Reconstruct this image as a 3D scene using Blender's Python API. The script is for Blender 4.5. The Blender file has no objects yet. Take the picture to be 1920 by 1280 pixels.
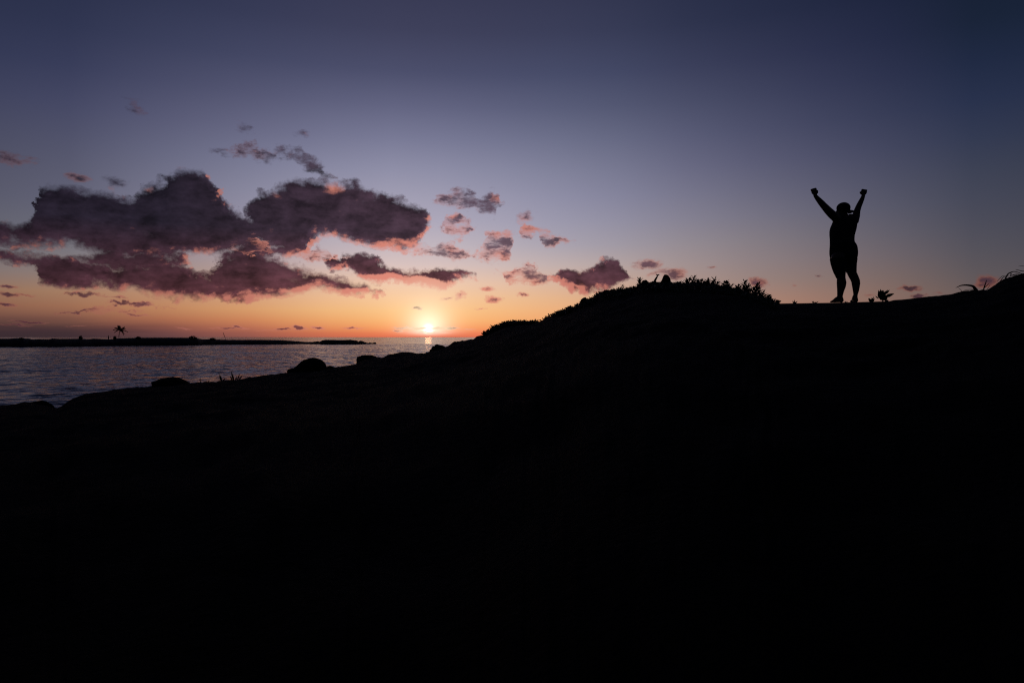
import bpy, bmesh, math, random
import numpy as np
from mathutils import Vector, Matrix

R = math.radians
scene = bpy.context.scene
C = scene.collection

# ------------------------------------------------------------------ camera
FPX = 1280.0            # focal length of the photograph in its own pixels (24 mm on 36 mm, 1920 px)
HORIZON = 632.0         # row of the sea horizon in the photograph
CAM_Z = 4.3             # eye height above the sea
cam_d = bpy.data.cameras.new('camera')
cam_d.lens = 24.0
cam_d.sensor_width = 36.0
cam_d.shift_y = -8.0 / 1920.0
cam_d.clip_start = 0.05
cam_d.clip_end = 200000.0
cam = bpy.data.objects.new('camera', cam_d)
cam.location = (0, 0, CAM_Z)
cam.rotation_euler = (R(90), 0, 0)
C.objects.link(cam)
scene.camera = cam

scene.view_settings.view_transform = 'Standard'
scene.view_settings.look = 'None'
scene.view_settings.gamma = 1.0
scene.view_settings.exposure = 0.0
scene.view_settings.use_curve_mapping = False
scene.cycles.use_denoising = False
scene.cycles.max_bounces = 4
scene.cycles.glossy_bounces = 2
scene.cycles.diffuse_bounces = 1
scene.cycles.sample_clamp_indirect = 4.0
scene.cycles.sample_clamp_direct = 0.0
scene.render.film_transparent = False
scene.cycles.pixel_filter_type = 'BLACKMAN_HARRIS'
scene.cycles.filter_width = 1.2


def at(px, py, Y):
    """The point in the place seen at photo pixel (px, py), Y metres ahead."""
    return Vector(((px - 960.0) / FPX * Y, Y, CAM_Z + (HORIZON - py) / FPX * Y))


def azel(px, py):
    dx = (px - 960.0) / FPX
    dz = (HORIZON - py) / FPX
    return (math.degrees(math.atan(dx)), math.degrees(math.atan(dz / math.hypot(1, dx))))


def lin(c):
    c = c / 255.0
    return c / 12.92 if c <= 0.04045 else ((c + 0.055) / 1.055) ** 2.4


def L3(r, g, b):
    return (lin(r), lin(g), lin(b))


# ------------------------------------------------------------------ sky
SUN_AZ, SUN_EL = azel(803, 617)
SUN_DIR = Vector((math.sin(R(SUN_AZ)) * math.cos(R(SUN_EL)), math.cos(R(SUN_AZ)) * math.cos(R(SUN_EL)), math.sin(R(SUN_EL))))

# the dusk sky: colour by elevation at several compass bearings (bearing 0 = straight ahead)
SKY = {
    -180: [(0, 17, 20, 34), (6, 22, 25, 42), (15, 22, 28, 48), (30, 19, 26, 46), (60, 20, 26, 46), (90, 22, 28, 48)],
    -95:  [(0, 30, 28, 38), (6, 44, 42, 54), (15, 38, 42, 62), (30, 26, 33, 56), (60, 22, 28, 50), (90, 22, 28, 48)],
    -60:  [(0, 42, 34, 42), (3, 86, 64, 62), (6, 84, 78, 84), (12, 58, 63, 86), (20, 40, 48, 78), (30, 30, 38, 66), (60, 23, 29, 52), (90, 22, 28, 48)],
    -36.4: [(0, 50, 40, 45), (.5, 60, 46, 48), (1.2, 108, 74, 66), (2.6, 148, 106, 84), (3.7, 152, 120, 100), (4.8, 124, 115, 116), (9.7, 86, 90, 114), (12.5, 76, 81, 109), (15.3, 64, 70, 104), (19.2, 47, 55, 90), (22.5, 40, 48, 80), (30, 32, 40, 70), (60, 24, 30, 54), (90, 22, 28, 48)],
    -23.1: [(0, 120, 76, 74), (.5, 152, 90, 78), (1.3, 194, 122, 86), (2.6, 208, 152, 110), (4.2, 186, 152, 132), (6.2, 166, 150, 156), (10, 136, 138, 166), (13.4, 113, 119, 153), (17.3, 87, 92, 128), (21.0, 63, 70, 106), (24.4, 50, 57, 91), (32, 38, 45, 76), (60, 25, 31, 56), (90, 22, 28, 48)],
    -9.1: [(0, 222, 104, 78), (.4, 240, 132, 84), (1.0, 250, 170, 104), (2.2, 250, 196, 134), (4.0, 243, 202, 168), (6.6, 206, 190, 194), (9.5, 172, 171, 196), (12.2, 152, 156, 188), (14.3, 133, 139, 175), (18.3, 97, 103, 141), (22.1, 67, 73, 109), (25.9, 56, 60, 92), (33, 42, 48, 80), (60, 26, 32, 58), (90, 22, 28, 48)],
    5.1:  [(0, 210, 100, 78), (.5, 232, 128, 88), (1.4, 238, 164, 110), (3.2, 226, 177, 137), (5.0, 206, 177, 162), (7.1, 172, 165, 177), (10.2, 146, 149, 179), (14.4, 118, 125, 159), (18.5, 85, 93, 129), (22.4, 61, 69, 105), (26, 52, 57, 88), (33, 40, 46, 78), (60, 26, 32, 58), (90, 22, 28, 48)],
    15.5: [(0, 170, 98, 84), (.8, 190, 116, 92), (2, 196, 144, 112), (4.4, 167, 142, 133), (6.5, 151, 139, 143), (9.9, 124, 125, 149), (14, 96, 101, 135), (18, 72, 79, 113), (21.8, 52, 59, 93), (25.3, 40, 48, 79), (33, 32, 40, 70), (60, 24, 30, 55), (90, 22, 28, 48)],
    29.2: [(0, 120, 82, 76), (1, 140, 98, 84), (2.4, 136, 106, 96), (3.3, 129, 105, 97), (5.9, 108, 99, 105), (9, 86, 88, 107), (12.8, 66, 72, 101), (16.4, 49, 57, 89), (19.9, 37, 45, 77), (23.3, 28, 37, 66), (32, 23, 31, 57), (60, 21, 28, 50), (90, 22, 28, 48)],
    36.4: [(0, 88, 66, 66), (1.2, 106, 84, 80), (2.8, 98, 86, 86), (4.7, 85, 81, 87), (8.2, 66, 69, 85), (11.8, 50, 58, 81), (15.2, 36, 47, 77), (18.5, 26, 38, 66), (21.6, 20, 32, 54), (30, 18, 27, 49), (60, 19, 26, 47), (90, 22, 28, 48)],
    60:   [(0, 58, 48, 52), (2, 72, 62, 64), (6, 60, 60, 70), (12, 42, 48, 68), (20, 24, 34, 58), (30, 19, 27, 49), (60, 19, 26, 46), (90, 22, 28, 48)],
    95:   [(0, 30, 28, 38), (6, 40, 40, 54), (15, 30, 36, 57), (30, 21, 28, 50), (60, 20, 27, 47), (90, 22, 28, 48)],
    180:  [(0, 17, 20, 34), (6, 22, 25, 42), (15, 22, 28, 48), (30, 19, 26, 46), (60, 20, 26, 46), (90, 22, 28, 48)],
}

world = bpy.data.worlds.new('World')
scene.world = world
world.use_nodes = True
world.cycles.sampling_method = 'MANUAL'
world.cycles.sample_map_resolution = 512


class NT:
    """A small wrapper to wire shader nodes."""
    def __init__(self, tree):
        self.t = tree
        self.k = 0

    def n(self, kind, **kw):
        nd = self.t.nodes.new(kind)
        self.k += 1
        for a, v in kw.items():
            setattr(nd, a, v)
        return nd

    def put(self, sock, v):
        if v is None:
            return
        if isinstance(v, bpy.types.NodeSocket):
            self.t.links.new(v, sock)
        else:
            sock.default_value = v

    def math(self, op, a, b=None, c=None, clamp=False):
        nd = self.n('ShaderNodeMath', operation=op, use_clamp=clamp)
        for i, v in enumerate((a, b, c)):
            if v is not None:
                self.put(nd.inputs[i], v)
        return nd.outputs[0]

    def vmath(self, op, a, b=None, scale=None):
        nd = self.n('ShaderNodeVectorMath', operation=op)
        self.put(nd.inputs[0], a)
        if b is not None:
            self.put(nd.inputs[1], b)
        if scale is not None:
            self.put(nd.inputs[3], scale)
        return nd.outputs['Value'] if op in ('DOT_PRODUCT', 'LENGTH', 'DISTANCE') else nd.outputs[0]

    def maprange(self, v, a, b, c=0.0, d=1.0, mode='LINEAR'):
        nd = self.n('ShaderNodeMapRange', interpolation_type=mode)
        for i, x in enumerate((v, a, b, c, d)):
            self.put(nd.inputs[i], x)
        return nd.outputs[0]

    def mix(self, f, a, b, mode='MIX'):
        nd = self.n('ShaderNodeMix', data_type='RGBA', blend_type=mode)
        self.put(nd.inputs[0], f)
        self.put(nd.inputs[6], a if isinstance(a, bpy.types.NodeSocket) else tuple(a) + (1,))
        self.put(nd.inputs[7], b if isinstance(b, bpy.types.NodeSocket) else tuple(b) + (1,))
        return nd.outputs[2]

    def xyz(self, x, y, z):
        nd = self.n('ShaderNodeCombineXYZ')
        for i, v in enumerate((x, y, z)):
            self.put(nd.inputs[i], v)
        return nd.outputs[0]

    def sep(self, v):
        nd = self.n('ShaderNodeSeparateXYZ')
        self.put(nd.inputs[0], v)
        return nd.outputs

    def noise(self, vec, scale, detail=4.0, rough=0.55, lac=2.0, dist=0.0, out=0):
        nd = self.n('ShaderNodeTexNoise')
        nd.inputs['Vector'].default_value = (0, 0, 0)
        self.put(nd.inputs['Vector'], vec)
        nd.inputs['Scale'].default_value = scale
        nd.inputs['Detail'].default_value = detail
        nd.inputs['Roughness'].default_value = rough
        nd.inputs['Lacunarity'].default_value = lac
        nd.inputs['Distortion'].default_value = dist
        return nd.outputs[out]

    def ramp(self, f, stops, interp='LINEAR'):
        nd = self.n('ShaderNodeValToRGB')
        cr = nd.color_ramp
        cr.interpolation = interp
        while len(cr.elements) < len(stops):
            cr.elements.new(0.5)
        for e, (p, c) in zip(cr.elements, stops):
            e.position = p
            e.color = tuple(c) + (1,)
        self.put(nd.inputs[0], f)
        return nd.outputs[0]


def pchip(xs, ys, q):
    """Monotone cubic through the samples, so that the sky has no creases."""
    xs = np.asarray(xs, float); ys = np.asarray(ys, float); q = np.clip(np.asarray(q, float), xs[0], xs[-1])
    h = np.diff(xs); d = np.diff(ys) / h
    m = np.zeros(len(xs)); m[0] = d[0]; m[-1] = d[-1]
    for i in range(1, len(xs) - 1):
        if d[i - 1] * d[i] > 0:
            w1 = 2 * h[i] + h[i - 1]; w2 = h[i] + 2 * h[i - 1]
            m[i] = (w1 + w2) / (w1 / d[i - 1] + w2 / d[i])
    k = np.clip(np.searchsorted(xs, q, side='right') - 1, 0, len(h) - 1)
    t = (q - xs[k]) / h[k]
    return ((2 * t**3 - 3 * t**2 + 1) * ys[k] + (t**3 - 2 * t**2 + t) * h[k] * m[k]
            + (-2 * t**3 + 3 * t**2) * ys[k + 1] + (t**3 - t**2) * h[k] * m[k + 1])


def build_world():
    T = NT(world.node_tree)
    T.t.nodes.clear()
    tc = T.n('ShaderNodeTexCoord')
    D = T.vmath('NORMALIZE', tc.outputs['Generated'])
    x, y, z = T.sep(D)
    az = T.math('MULTIPLY', T.math('ARCTAN2', x, y), 180 / math.pi)
    el = T.math('MULTIPLY', T.math('ARCSINE', z), 180 / math.pi)
    # ---- clear sky
    els = [0, .35, .8, 1.4, 2.2, 3.2, 4.5, 6, 7.6, 9.5, 11.5, 13.6, 16, 18.5, 21, 24, 28, 34, 42, 54, 70, 90]
    keys = sorted(SKY)
    grid = np.array([[pchip([s[0] for s in SKY[k]], [s[1 + c] for s in SKY[k]], els) for c in range(3)] for k in keys])
    azs = [-180, -125, -95, -75, -60, -48, -40, -33, -27, -21, -15, -10, -6, -1, 4, 9, 14, 19, 24, 29, 34, 40, 48, 60, 75, 95, 125, 180]
    fine = np.array([[pchip(keys, grid[:, c, e], azs) for e in range(len(els))] for c in range(3)])   # c, e, a
    hi = np.interp(els, [5, 11], [0, 1])[None, :, None]
    fine = fine * (1 - hi * np.array([-.005, .035, .075])[:, None, None])
    grey = (fine * np.array([.3, .55, .15])[:, None, None]).sum(0, keepdims=True)
    fine = (fine + (grey - fine) * .10 * hi) * (1 + hi * np.interp(azs, [-40, 20, 30, 37], [.02, .02, .05, .10])[None, None, :])
    f = T.math('POWER', T.math('MAXIMUM', T.math('DIVIDE', el, 90.0), 0.0), 0.5)
    col = None
    for a, A in enumerate(azs):
        st = [(math.sqrt(els[e] / 90.0), L3(fine[0, e, a], fine[1, e, a], fine[2, e, a])) for e in range(len(els))]
        r = T.ramp(f, st)
        if col is None:
            col = r
        else:
            col = T.mix(T.maprange(az, azs[a - 1], A), col, r)
    # the aureole round the sun, seen through thick low air
    cosang = T.vmath('DOT_PRODUCT', D, tuple(SUN_DIR))
    ang = T.math('MULTIPLY', T.math('ARCCOSINE', T.math('MINIMUM', cosang, 1.0)), 180 / math.pi)
    air = T.maprange(el, -0.05, 0.55, 0.06, 1.0, 'SMOOTHSTEP')
    g1 = T.math('MULTIPLY', T.math('EXPONENT', T.math('MULTIPLY', ang, -0.55)), air)
    g2 = T.math('MULTIPLY', T.math('EXPONENT', T.math('MULTIPLY', T.math('POWER', ang, 1.6), -0.50)), air)
    col = T.mix(1.0, col, T.vmath('SCALE', (0.22, 0.18, 0.11), scale=g1), 'ADD')
    col = T.mix(1.0, col, T.vmath('SCALE', (0.45, 0.62, 0.60), scale=g2), 'ADD')
    disc = T.maprange(ang, 0.62, 0.0, 0.0, 1.0, 'SMOOTHSTEP')
    disc = T.math('MULTIPLY', disc, T.maprange(el, 0.1, 0.5, 0.25, 1.0, 'SMOOTHSTEP'))
    col = T.mix(1.0, col, T.vmath('SCALE', (1.0, 0.95, 0.85), scale=disc), 'ADD')
    sky_clear = col

    # ---- clouds: banks laid out by bearing and elevation, broken up by fractal noise
    P = T.xyz(az, el, 0.0)

    def field(P, blobs, warp_scale, warp_amp, warp_detail):
        w = T.noise(P, warp_scale, warp_detail, 0.62, out=1)
        w = T.vmath('MULTIPLY', T.vmath('SUBTRACT', w, (0.5, 0.5, 0.5)), (warp_amp * 1.6, warp_amp, 0.0))
        q = T.vmath('ADD', P, w)
        F = None
        for (px, py, rx, ry, rot, wt) in blobs:
            a0, e0 = azel(px, py)
            a1, _ = azel(px + rx, py); _, e1 = azel(px, py - ry)
            mp = T.n('ShaderNodeMapping', vector_type='TEXTURE')
            T.put(mp.inputs['Vector'], q)
            mp.inputs['Location'].default_value = (a0, e0, 0)
            mp.inputs['Rotation'].default_value = (0, 0, R(rot))
            mp.inputs['Scale'].default_value = (1.25 * max(a1 - a0, .01), 1.25 * max(e1 - e0, .01), 1)
            g = T.n('ShaderNodeTexGradient', gradient_type='SPHERICAL')
            T.put(g.inputs[0], mp.outputs[0])
            v = g.outputs[1]
            if wt != 1.0:
                v = T.math('MULTIPLY', v, wt)
            F = v if F is None else T.math('MAXIMUM', F, v)
        return F

    def outline(P, banks, warp_scale, warp_amp, grow):
        """Depth inside cloud banks given by their upper and lower edges; the edges are torn by noise."""
        w = T.noise(P, warp_scale, 7.0, 0.62, out=1)
        q = T.vmath('ADD', P, T.vmath('MULTIPLY', T.vmath('SUBTRACT', w, (0.5, 0.5, 0.5)), (warp_amp * 1.5, warp_amp, 0.0)))
        qa, qe, _ = T.sep(q)
        F = None
        for top, bot, soft in banks:
            ta = [azel(*p) for p in top]; ba = [azel(*p) for p in bot]
            a0 = min(ta[0][0], ba[0][0]); a1 = max(ta[-1][0], ba[-1][0])
            u = T.maprange(qa, a0, a1)
            def curve(pts):
                nd = T.n('ShaderNodeFloatCurve')
                c = nd.mapping.curves[0]
                xs = [((p[0] - a0) / (a1 - a0), p[1] / 20.0) for p in pts]
                while len(c.points) < len(xs):
                    c.points.new(0.5, 0.5)
                for cp, (x_, y_) in zip(c.points, xs):
                    cp.location = (x_, y_); cp.handle_type = 'AUTO_CLAMPED'
                nd.mapping.update()
                T.put(nd.inputs['Value'], u)
                return T.math('MULTIPLY', nd.outputs[0], 20.0)
            f = T.math('MINIMUM', T.math('SUBTRACT', curve(ta), qe), T.math('SUBTRACT', qe, curve(ba)))
            f = T.math('MINIMUM', f, T.math('MINIMUM', T.math('SUBTRACT', qa, a0), T.math('SUBTRACT', a1, qa)))
            f = T.math('MULTIPLY', T.math('ADD', f, grow * min(soft, 1.0)), 1.0 / soft, None, True)
            F = f if F is None else T.math('MAXIMUM', F, f)
        return F

    def puffs(P, scale, off, sx=0.62):
        """Rounded billows on three scales, torn by fine noise."""
        q = T.vmath('ADD', T.vmath('MULTIPLY', P, (sx, 1.0, 1.0)), off)
        n1 = T.noise(q, 0.60 * scale, 11.0, 0.67, 2.1)
        vo = T.n('ShaderNodeTexVoronoi', feature='SMOOTH_F1')
        wq = T.vmath('ADD', q, T.vmath('SCALE', T.vmath('SUBTRACT', T.noise(q, 1.6 * scale, 5.0, 0.6, out=1), (.5, .5, .5)), scale=1.1 / scale))
        T.put(vo.inputs['Vector'], wq)
        vo.inputs['Scale'].default_value = 0.75 * scale
        vo.inputs['Detail'].default_value = 2.0
        vo.inputs['Roughness'].default_value = 0.55
        vo.inputs['Smoothness'].default_value = 0.6
        return T.math('ADD', T.math('MULTIPLY', T.math('SUBTRACT', n1, 0.5), 2.2),
                      T.math('MULTIPLY', T.math('SUBTRACT', 0.42, vo.outputs['Distance']), 0.9))

    def bank(P):
        F = outline(P, BANKS, 0.95, 1.7, 0.42)
        floor = T.maprange(F, 0.0, 0.25, 1.5, 0.12)
        d = T.math('ADD', T.math('MULTIPLY', F, 2.0), puffs(P, 1.0, (3.7, 12.9, 0.0)))
        return T.math('SUBTRACT', d, floor)

    sdir = T.vmath('NORMALIZE', T.vmath('SUBTRACT', (SUN_AZ, SUN_EL - 3.0, 0.0), P))
    db = bank(P)
    db2 = bank(T.vmath('ADD', P, T.vmath('SCALE', sdir, scale=0.45)))
    Fs = T.math('MAXIMUM', field(P, SCRAPS, 1.4, 0.55, 4.0), T.math('MULTIPLY', outline(P, WISPS, 1.3, 1.2, 0.5), 0.55))
    ds = T.math('ADD', T.math('MULTIPLY', Fs, 2.5), puffs(P, 2.2, (31.0, 7.0, 0.0), 0.45))
    ds = T.math('SUBTRACT', ds, T.maprange(Fs, 0.0, 0.12, 1.6, 0.22))
    spots = field(P, PAINTED_GLOW, 0.9, 1.0, 4.0)
    nsoft = T.noise(P, 0.30, 3.0, 0.5)
    nmid = T.noise(T.vmath('MULTIPLY', P, (0.5, 1.0, 1.0)), 0.9, 8.0, 0.62)
    alpha_b = T.maprange(db, -0.42, 1.05, 0.0, 0.985, 'SMOOTHSTEP')
    alpha_s = T.maprange(ds, -0.15, 1.1, 0.0, 0.9, 'SMOOTHSTEP')
    alpha = T.math('MAXIMUM', alpha_b, alpha_s)
    dmax = T.math('MAXIMUM', db, T.math('MULTIPLY', ds, 0.75))
    # sunlight painted into the cloud colour: stronger where the bank thins towards the sun
    near = T.math('EXPONENT', T.math('MULTIPLY', ang, -0.036))
    face = T.math('SUBTRACT', db, db2)
    thin = T.math('MULTIPLY', T.math('SUBTRACT', 1.25, ds), T.maprange(alpha_s, 0.0, 0.15))
    thin = T.math('MULTIPLY', thin, T.maprange(el, 12.5, 9.0, 0.25, 1.0))
    patch = T.math('ADD', T.maprange(nsoft, 0.38, 0.60, -0.60, 0.08), T.math('MULTIPLY', spots, 1.1))
    low = T.maprange(el, 2.8, 7.5, 0.50, 0.0, 'SMOOTHSTEP')
    lit = T.math('ADD', T.math('ADD', T.math('MAXIMUM', T.math('MULTIPLY', face, 0.95), thin), patch), T.math('MULTIPLY', low, near))
    lit = T.math('SUBTRACT', lit, T.math('MULTIPLY', T.math('MAXIMUM', T.math('SUBTRACT', dmax, 0.45), 0.0), 0.36))
    lit = T.maprange(lit, 0.0, 1.0, 0.0, 1.0, 'SMOOTHSTEP')
    off = T.math('ABSOLUTE', T.math('SUBTRACT', az, SUN_AZ + 7))
    body = T.mix(T.maprange(off, 1, 27), L3(68, 48, 60), L3(33, 27, 39))
    warm = T.maprange(el, 8.5, 3.0, 0.0, 0.8)
    body = T.mix(T.math('MULTIPLY', warm, near), body, L3(110, 57, 61))
    shade = T.math('ADD', T.maprange(db, 0.4, 2.2, 0.38, -0.24), T.math('MULTIPLY', T.math('SUBTRACT', nmid, 0.5), 2.6))
    shade = T.math('ADD', shade, T.math('MULTIPLY', face, 0.75))
    body = T.vmath('SCALE', body, scale=T.math('MAXIMUM', T.math('ADD', shade, 1.0), 0.45))
    body = T.mix(T.maprange(ang, 2.6, 1.5, 0.0, 0.9), body, (1.0, 0.78, 0.50))
    rim = T.vmath('SCALE', (1.0, 0.345, 0.25), scale=near)
    rim = T.mix(T.maprange(ang, 1.5, 5.0, 0.8, 0.0), rim, (1.0, 0.80, 0.55))
    ccol = T.mix(T.math('MULTIPLY', lit, 0.85), body, rim)
    col = T.mix(alpha, sky_clear, ccol)
    # the far bank of haze low on the left horizon
    hb = T.math('MULTIPLY', T.maprange(el, 1.9, 0.3, 0.0, 1.0, 'SMOOTHSTEP'), T.maprange(az, -23, -34, 0.0, 0.55, 'SMOOTHSTEP'))
    hb = T.math('MULTIPLY', hb, T.maprange(T.noise(T.vmath('MULTIPLY', P, (0.12, 1.6, 1.0)), 1.0, 4.0), 0.35, 0.6))
    col = T.mix(hb, col, L3(62, 44, 52))
    # clouds stand only in the low western sky; elsewhere the clear sky alone is worked out
    inside = T.math('MULTIPLY', T.math('LESS_THAN', T.math('ABSOLUTE', T.math('SUBTRACT', el, 9.0)), 9.5),
                    T.math('LESS_THAN', T.math('ABSOLUTE', az), 46.0))
    bg1 = T.n('ShaderNodeBackground'); T.put(bg1.inputs[0], sky_clear)
    bg2 = T.n('ShaderNodeBackground'); T.put(bg2.inputs[0], col)
    mx = T.n('ShaderNodeMixShader')
    T.put(mx.inputs[0], inside); T.put(mx.inputs[1], bg1.outputs[0]); T.put(mx.inputs[2], bg2.outputs[0])
    out = T.n('ShaderNodeOutputWorld')
    T.t.links.new(mx.outputs[0], out.inputs[0])


# the cloud banks: upper edge, lower edge (photo pixels turned into bearings), softness in degrees
BANKS = [
    ([(-260, 425), (-150, 395), (-60, 402), (0, 412), (40, 418), (62, 398), (78, 352), (95, 344), (150, 351), (200, 357), (235, 370), (262, 352), (298, 338), (312, 322), (345, 311), (385, 324), (408, 348), (424, 374), (445, 398), (480, 412), (520, 430)],
     [(-260, 432), (-150, 450), (0, 458), (60, 464), (150, 464), (230, 490), (290, 493), (335, 480), (440, 477), (480, 462), (520, 440)], 1.35),
    ([(458, 385), (480, 366), (510, 350), (532, 341), (560, 337), (600, 339), (630, 343), (660, 336), (682, 343), (720, 359), (760, 379), (795, 394), (812, 412)],
     [(458, 392), (480, 450), (520, 470), (560, 482), (592, 452), (615, 446), (650, 456), (700, 464), (740, 470), (775, 470), (800, 440), (812, 416)], 1.25),
    ([(-200, 462), (-80, 455), (0, 468), (60, 474), (110, 480), (150, 488), (200, 499), (240, 515)],
     [(-200, 468), (-80, 485), (0, 492), (60, 502), (80, 530), (120, 540), (190, 534), (240, 522)], 0.95),
    ([(185, 520), (210, 509), (240, 499), (290, 488), (330, 486), (358, 499), (388, 514), (408, 500), (420, 480), (450, 473), (500, 478), (550, 493), (590, 509), (640, 524), (700, 539), (722, 546)],
     [(185, 524), (205, 536), (250, 548), (330, 563), (440, 565), (520, 557), (560, 550), (620, 547), (690, 554), (722, 549)], 1.1),
    ([(600, 489), (622, 486), (640, 490), (652, 476), (690, 478), (720, 494), (760, 504), (800, 509), (840, 503), (872, 507), (890, 518)],
     [(600, 491), (625, 506), (660, 511), (690, 527), (740, 530), (800, 536), (830, 541), (852, 528), (890, 521)], 0.75),
    ([(140, 482), (180, 468), (240, 466), (300, 468), (340, 472), (358, 490)], [(140, 486), (180, 498), (240, 512), (300, 512), (340, 506), (358, 494)], 1.1),
    ([(404, 482), (430, 466), (470, 452), (520, 452), (570, 462)], [(404, 486), (430, 494), (470, 490), (520, 490), (570, 474)], 1.2),
    ([(1036, 518), (1060, 504), (1085, 511), (1110, 499), (1145, 486), (1168, 500), (1184, 517)],
     [(1036, 521), (1058, 536), (1085, 552), (1120, 547), (1152, 536), (1184, 520)], 0.75),
]
# thinner pieces with torn edges
WISPS = [
    ([(424, 287), (460, 266), (480, 270), (503, 282), (530, 273), (560, 275), (582, 290), (602, 308), (632, 334)],
     [(424, 290), (460, 297), (500, 307), (530, 297), (560, 314), (585, 325), (602, 334), (632, 338)], 0.8),
    ([(928, 508), (950, 511), (975, 499), (990, 487), (1006, 498), (1020, 513), (1040, 526)],
     [(928, 511), (945, 521), (950, 533), (985, 535), (1040, 529)], 0.55),
    ([(888, 476), (903, 455), (914, 434), (940, 428), (966, 434)],
     [(888, 480), (905, 488), (930, 494), (956, 482), (966, 440)], 0.7),
    ([(972, 444), (983, 417), (1005, 426), (1025, 430), (1045, 438), (1076, 450)],
     [(972, 447), (990, 450), (1005, 442), (1024, 468), (1045, 458), (1076, 453)], 0.55),
    ([(810, 378), (835, 356), (870, 350), (900, 366), (926, 358), (942, 380)],
     [(810, 382), (840, 384), (870, 394), (900, 398), (926, 408), (942, 386)], 0.75),
    ([(762, 472), (790, 452), (812, 458), (840, 454), (868, 466), (884, 478)],
     [(762, 476), (790, 482), (815, 482), (845, 490), (868, 486), (884, 481)], 0.6),
    ([(824, 424), (840, 400), (858, 396), (878, 410), (892, 424)],
     [(824, 428), (838, 440), (858, 448), (878, 440), (892, 428)], 0.7),
    ([(560, 480), (585, 462), (612, 466), (628, 480)], [(560, 484), (585, 492), (612, 490), (628, 484)], 0.6),
    ([(100, 586), (140, 580), (165, 576), (200, 572), (240, 577), (275, 582)], [(100, 588), (140, 588), (170, 588), (210, 588), (240, 586), (275, 584)], 0.28),
    ([(110, 553), (140, 545), (170, 546), (210, 553), (240, 558)], [(110, 555), (140, 557), (170, 558), (210, 559), (240, 560)], 0.3),
    ([(190, 566), (230, 563), (270, 566), (300, 572), (330, 576)], [(190, 568), (230, 572), (270, 576), (300, 577), (330, 578)], 0.25),
]
# sunlit pink patches painted into the cloud colour at set spots
PAINTED_GLOW = [
    (344, 312, 34, 11, -10, 1.0), (280, 353, 22, 9, 0, .7), (215, 360, 34, 9, -8, .7), (8, 413, 34, 10, 0, .7), (60, 395, 24, 12, 40, .6), (522, 371, 34, 15, -12, .9), (625, 352, 20, 14, 0, .95),
    (515, 432, 20, 10, 0, .5), (808, 412, 18, 16, 0, .9), (730, 458, 60, 14, 12, .8), (595, 478, 24, 10, 0, .6), (650, 485, 34, 8, 0, .6), (770, 526, 80, 9, -4, 1.0), (690, 521, 34, 8, 0, .9), (850, 533, 30, 8, 0, .9),
    (440, 557, 110, 10, 0, .75), (560, 544, 70, 9, -4, .8), (660, 547, 60, 8, -4, .8), (330, 553, 90, 9, 0, .55), (1070, 541, 44, 12, 0, .9), (1056, 518, 28, 10, 0, .8), (985, 529, 60, 8, 0, .7), (940, 511, 24, 8, 0, .9), (998, 494, 20, 8, 0, .8),
    (1005, 431, 40, 14, -8, 1.0), (945, 437, 30, 10, 0, .8), (935, 478, 40, 18, 0, .7), (900, 470, 14, 16, 0, .6), (925, 372, 16, 14, 0, .7), (848, 402, 14, 8, 0, .7), (845, 466, 24, 10, 0, .6),
    (1420, 527, 22, 8, 0, .8), (1850, 530, 34, 14, 0, .5), (1706, 543, 24, 6, 0, .35), (926, 560, 18, 10, 0, .7), (862, 553, 14, 8, 0, .7), (910, 542, 20, 6, 0, .8), (400, 372, 30, 9, -40, .4), (390, 445, 60, 10, 0, .2),
]
# loose scraps: centre, half size, tilt, weight
SCRAPS = [
    (985, 405, 28, 18, 40, .55), (1216, 495, 34, 13, 0, .9), (1262, 513, 44, 15, 0, .85), (1225, 514, 24, 8, 8, .7),
    (1424, 531, 26, 12, -8, .95), (1706, 541, 28, 8, 0, .95), (1722, 554, 22, 6, 6, .85), (1762, 551, 14, 5, -10, .6), (1850, 527, 34, 16, 0, 1.0),
    (1536, 518, 12, 4, -10, .6), (1335, 503, 20, 4, -6, .45), (1490, 535, 12, 3, 0, .45), (1625, 552, 20, 4, 0, .4),
    (410, 285, 44, 10, 0, .55), (456, 240, 26, 18, 0, .5), (250, 197, 32, 22, -20, .45), (24, 299, 80, 16, -5, .65), (150, 335, 34, 12, -10, .6), (214, 340, 36, 16, -10, .62), (565, 252, 28, 12, 0, .42),
    (12, 536, 30, 5, 0, .9), (14, 552, 34, 7, -4, .95), (12, 571, 30, 5, -4, .9), (60, 603, 60, 3, -3, .8), (255, 590, 44, 4, -3, .7), (40, 553, 50, 3, 0, .6), (30, 609, 60, 3, 0, .6), (150, 611, 70, 3, 0, .5),
    (430, 616, 44, 3, 0, .8), (446, 613.5, 18, 4, -12, .9), (562, 614, 20, 5, -8, .95), (595, 614, 20, 4, -10, .9), (532, 617, 30, 3, 0, .7), (660, 615, 40, 3, 0, .7), (500, 620, 40, 2, 0, .5), (345, 615, 26, 2.5, 0, .6),
    (783, 578, 13, 4, 0, 1.1), (863, 554, 15, 10, 30, .95), (842, 559, 22, 5, 10, .7), (912, 542, 24, 6, 0, .8), (926, 562, 18, 9, 0, .95),
    (980, 552, 18, 5, 0, .85), (903, 579, 16, 3, 0, .6), (770, 615, 40, 3, 0, 1.0), (835, 616, 46, 3, 0, 1.0), (800, 623, 60, 2.5, 0, .7), (745, 620, 24, 2.5, 0, .6), (880, 617, 30, 2.5, 0, .6),
    (1092, 572, 12, 14, 0, .75), (470, 462, 60, 18, 0, .7),
]
build_world()

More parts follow.
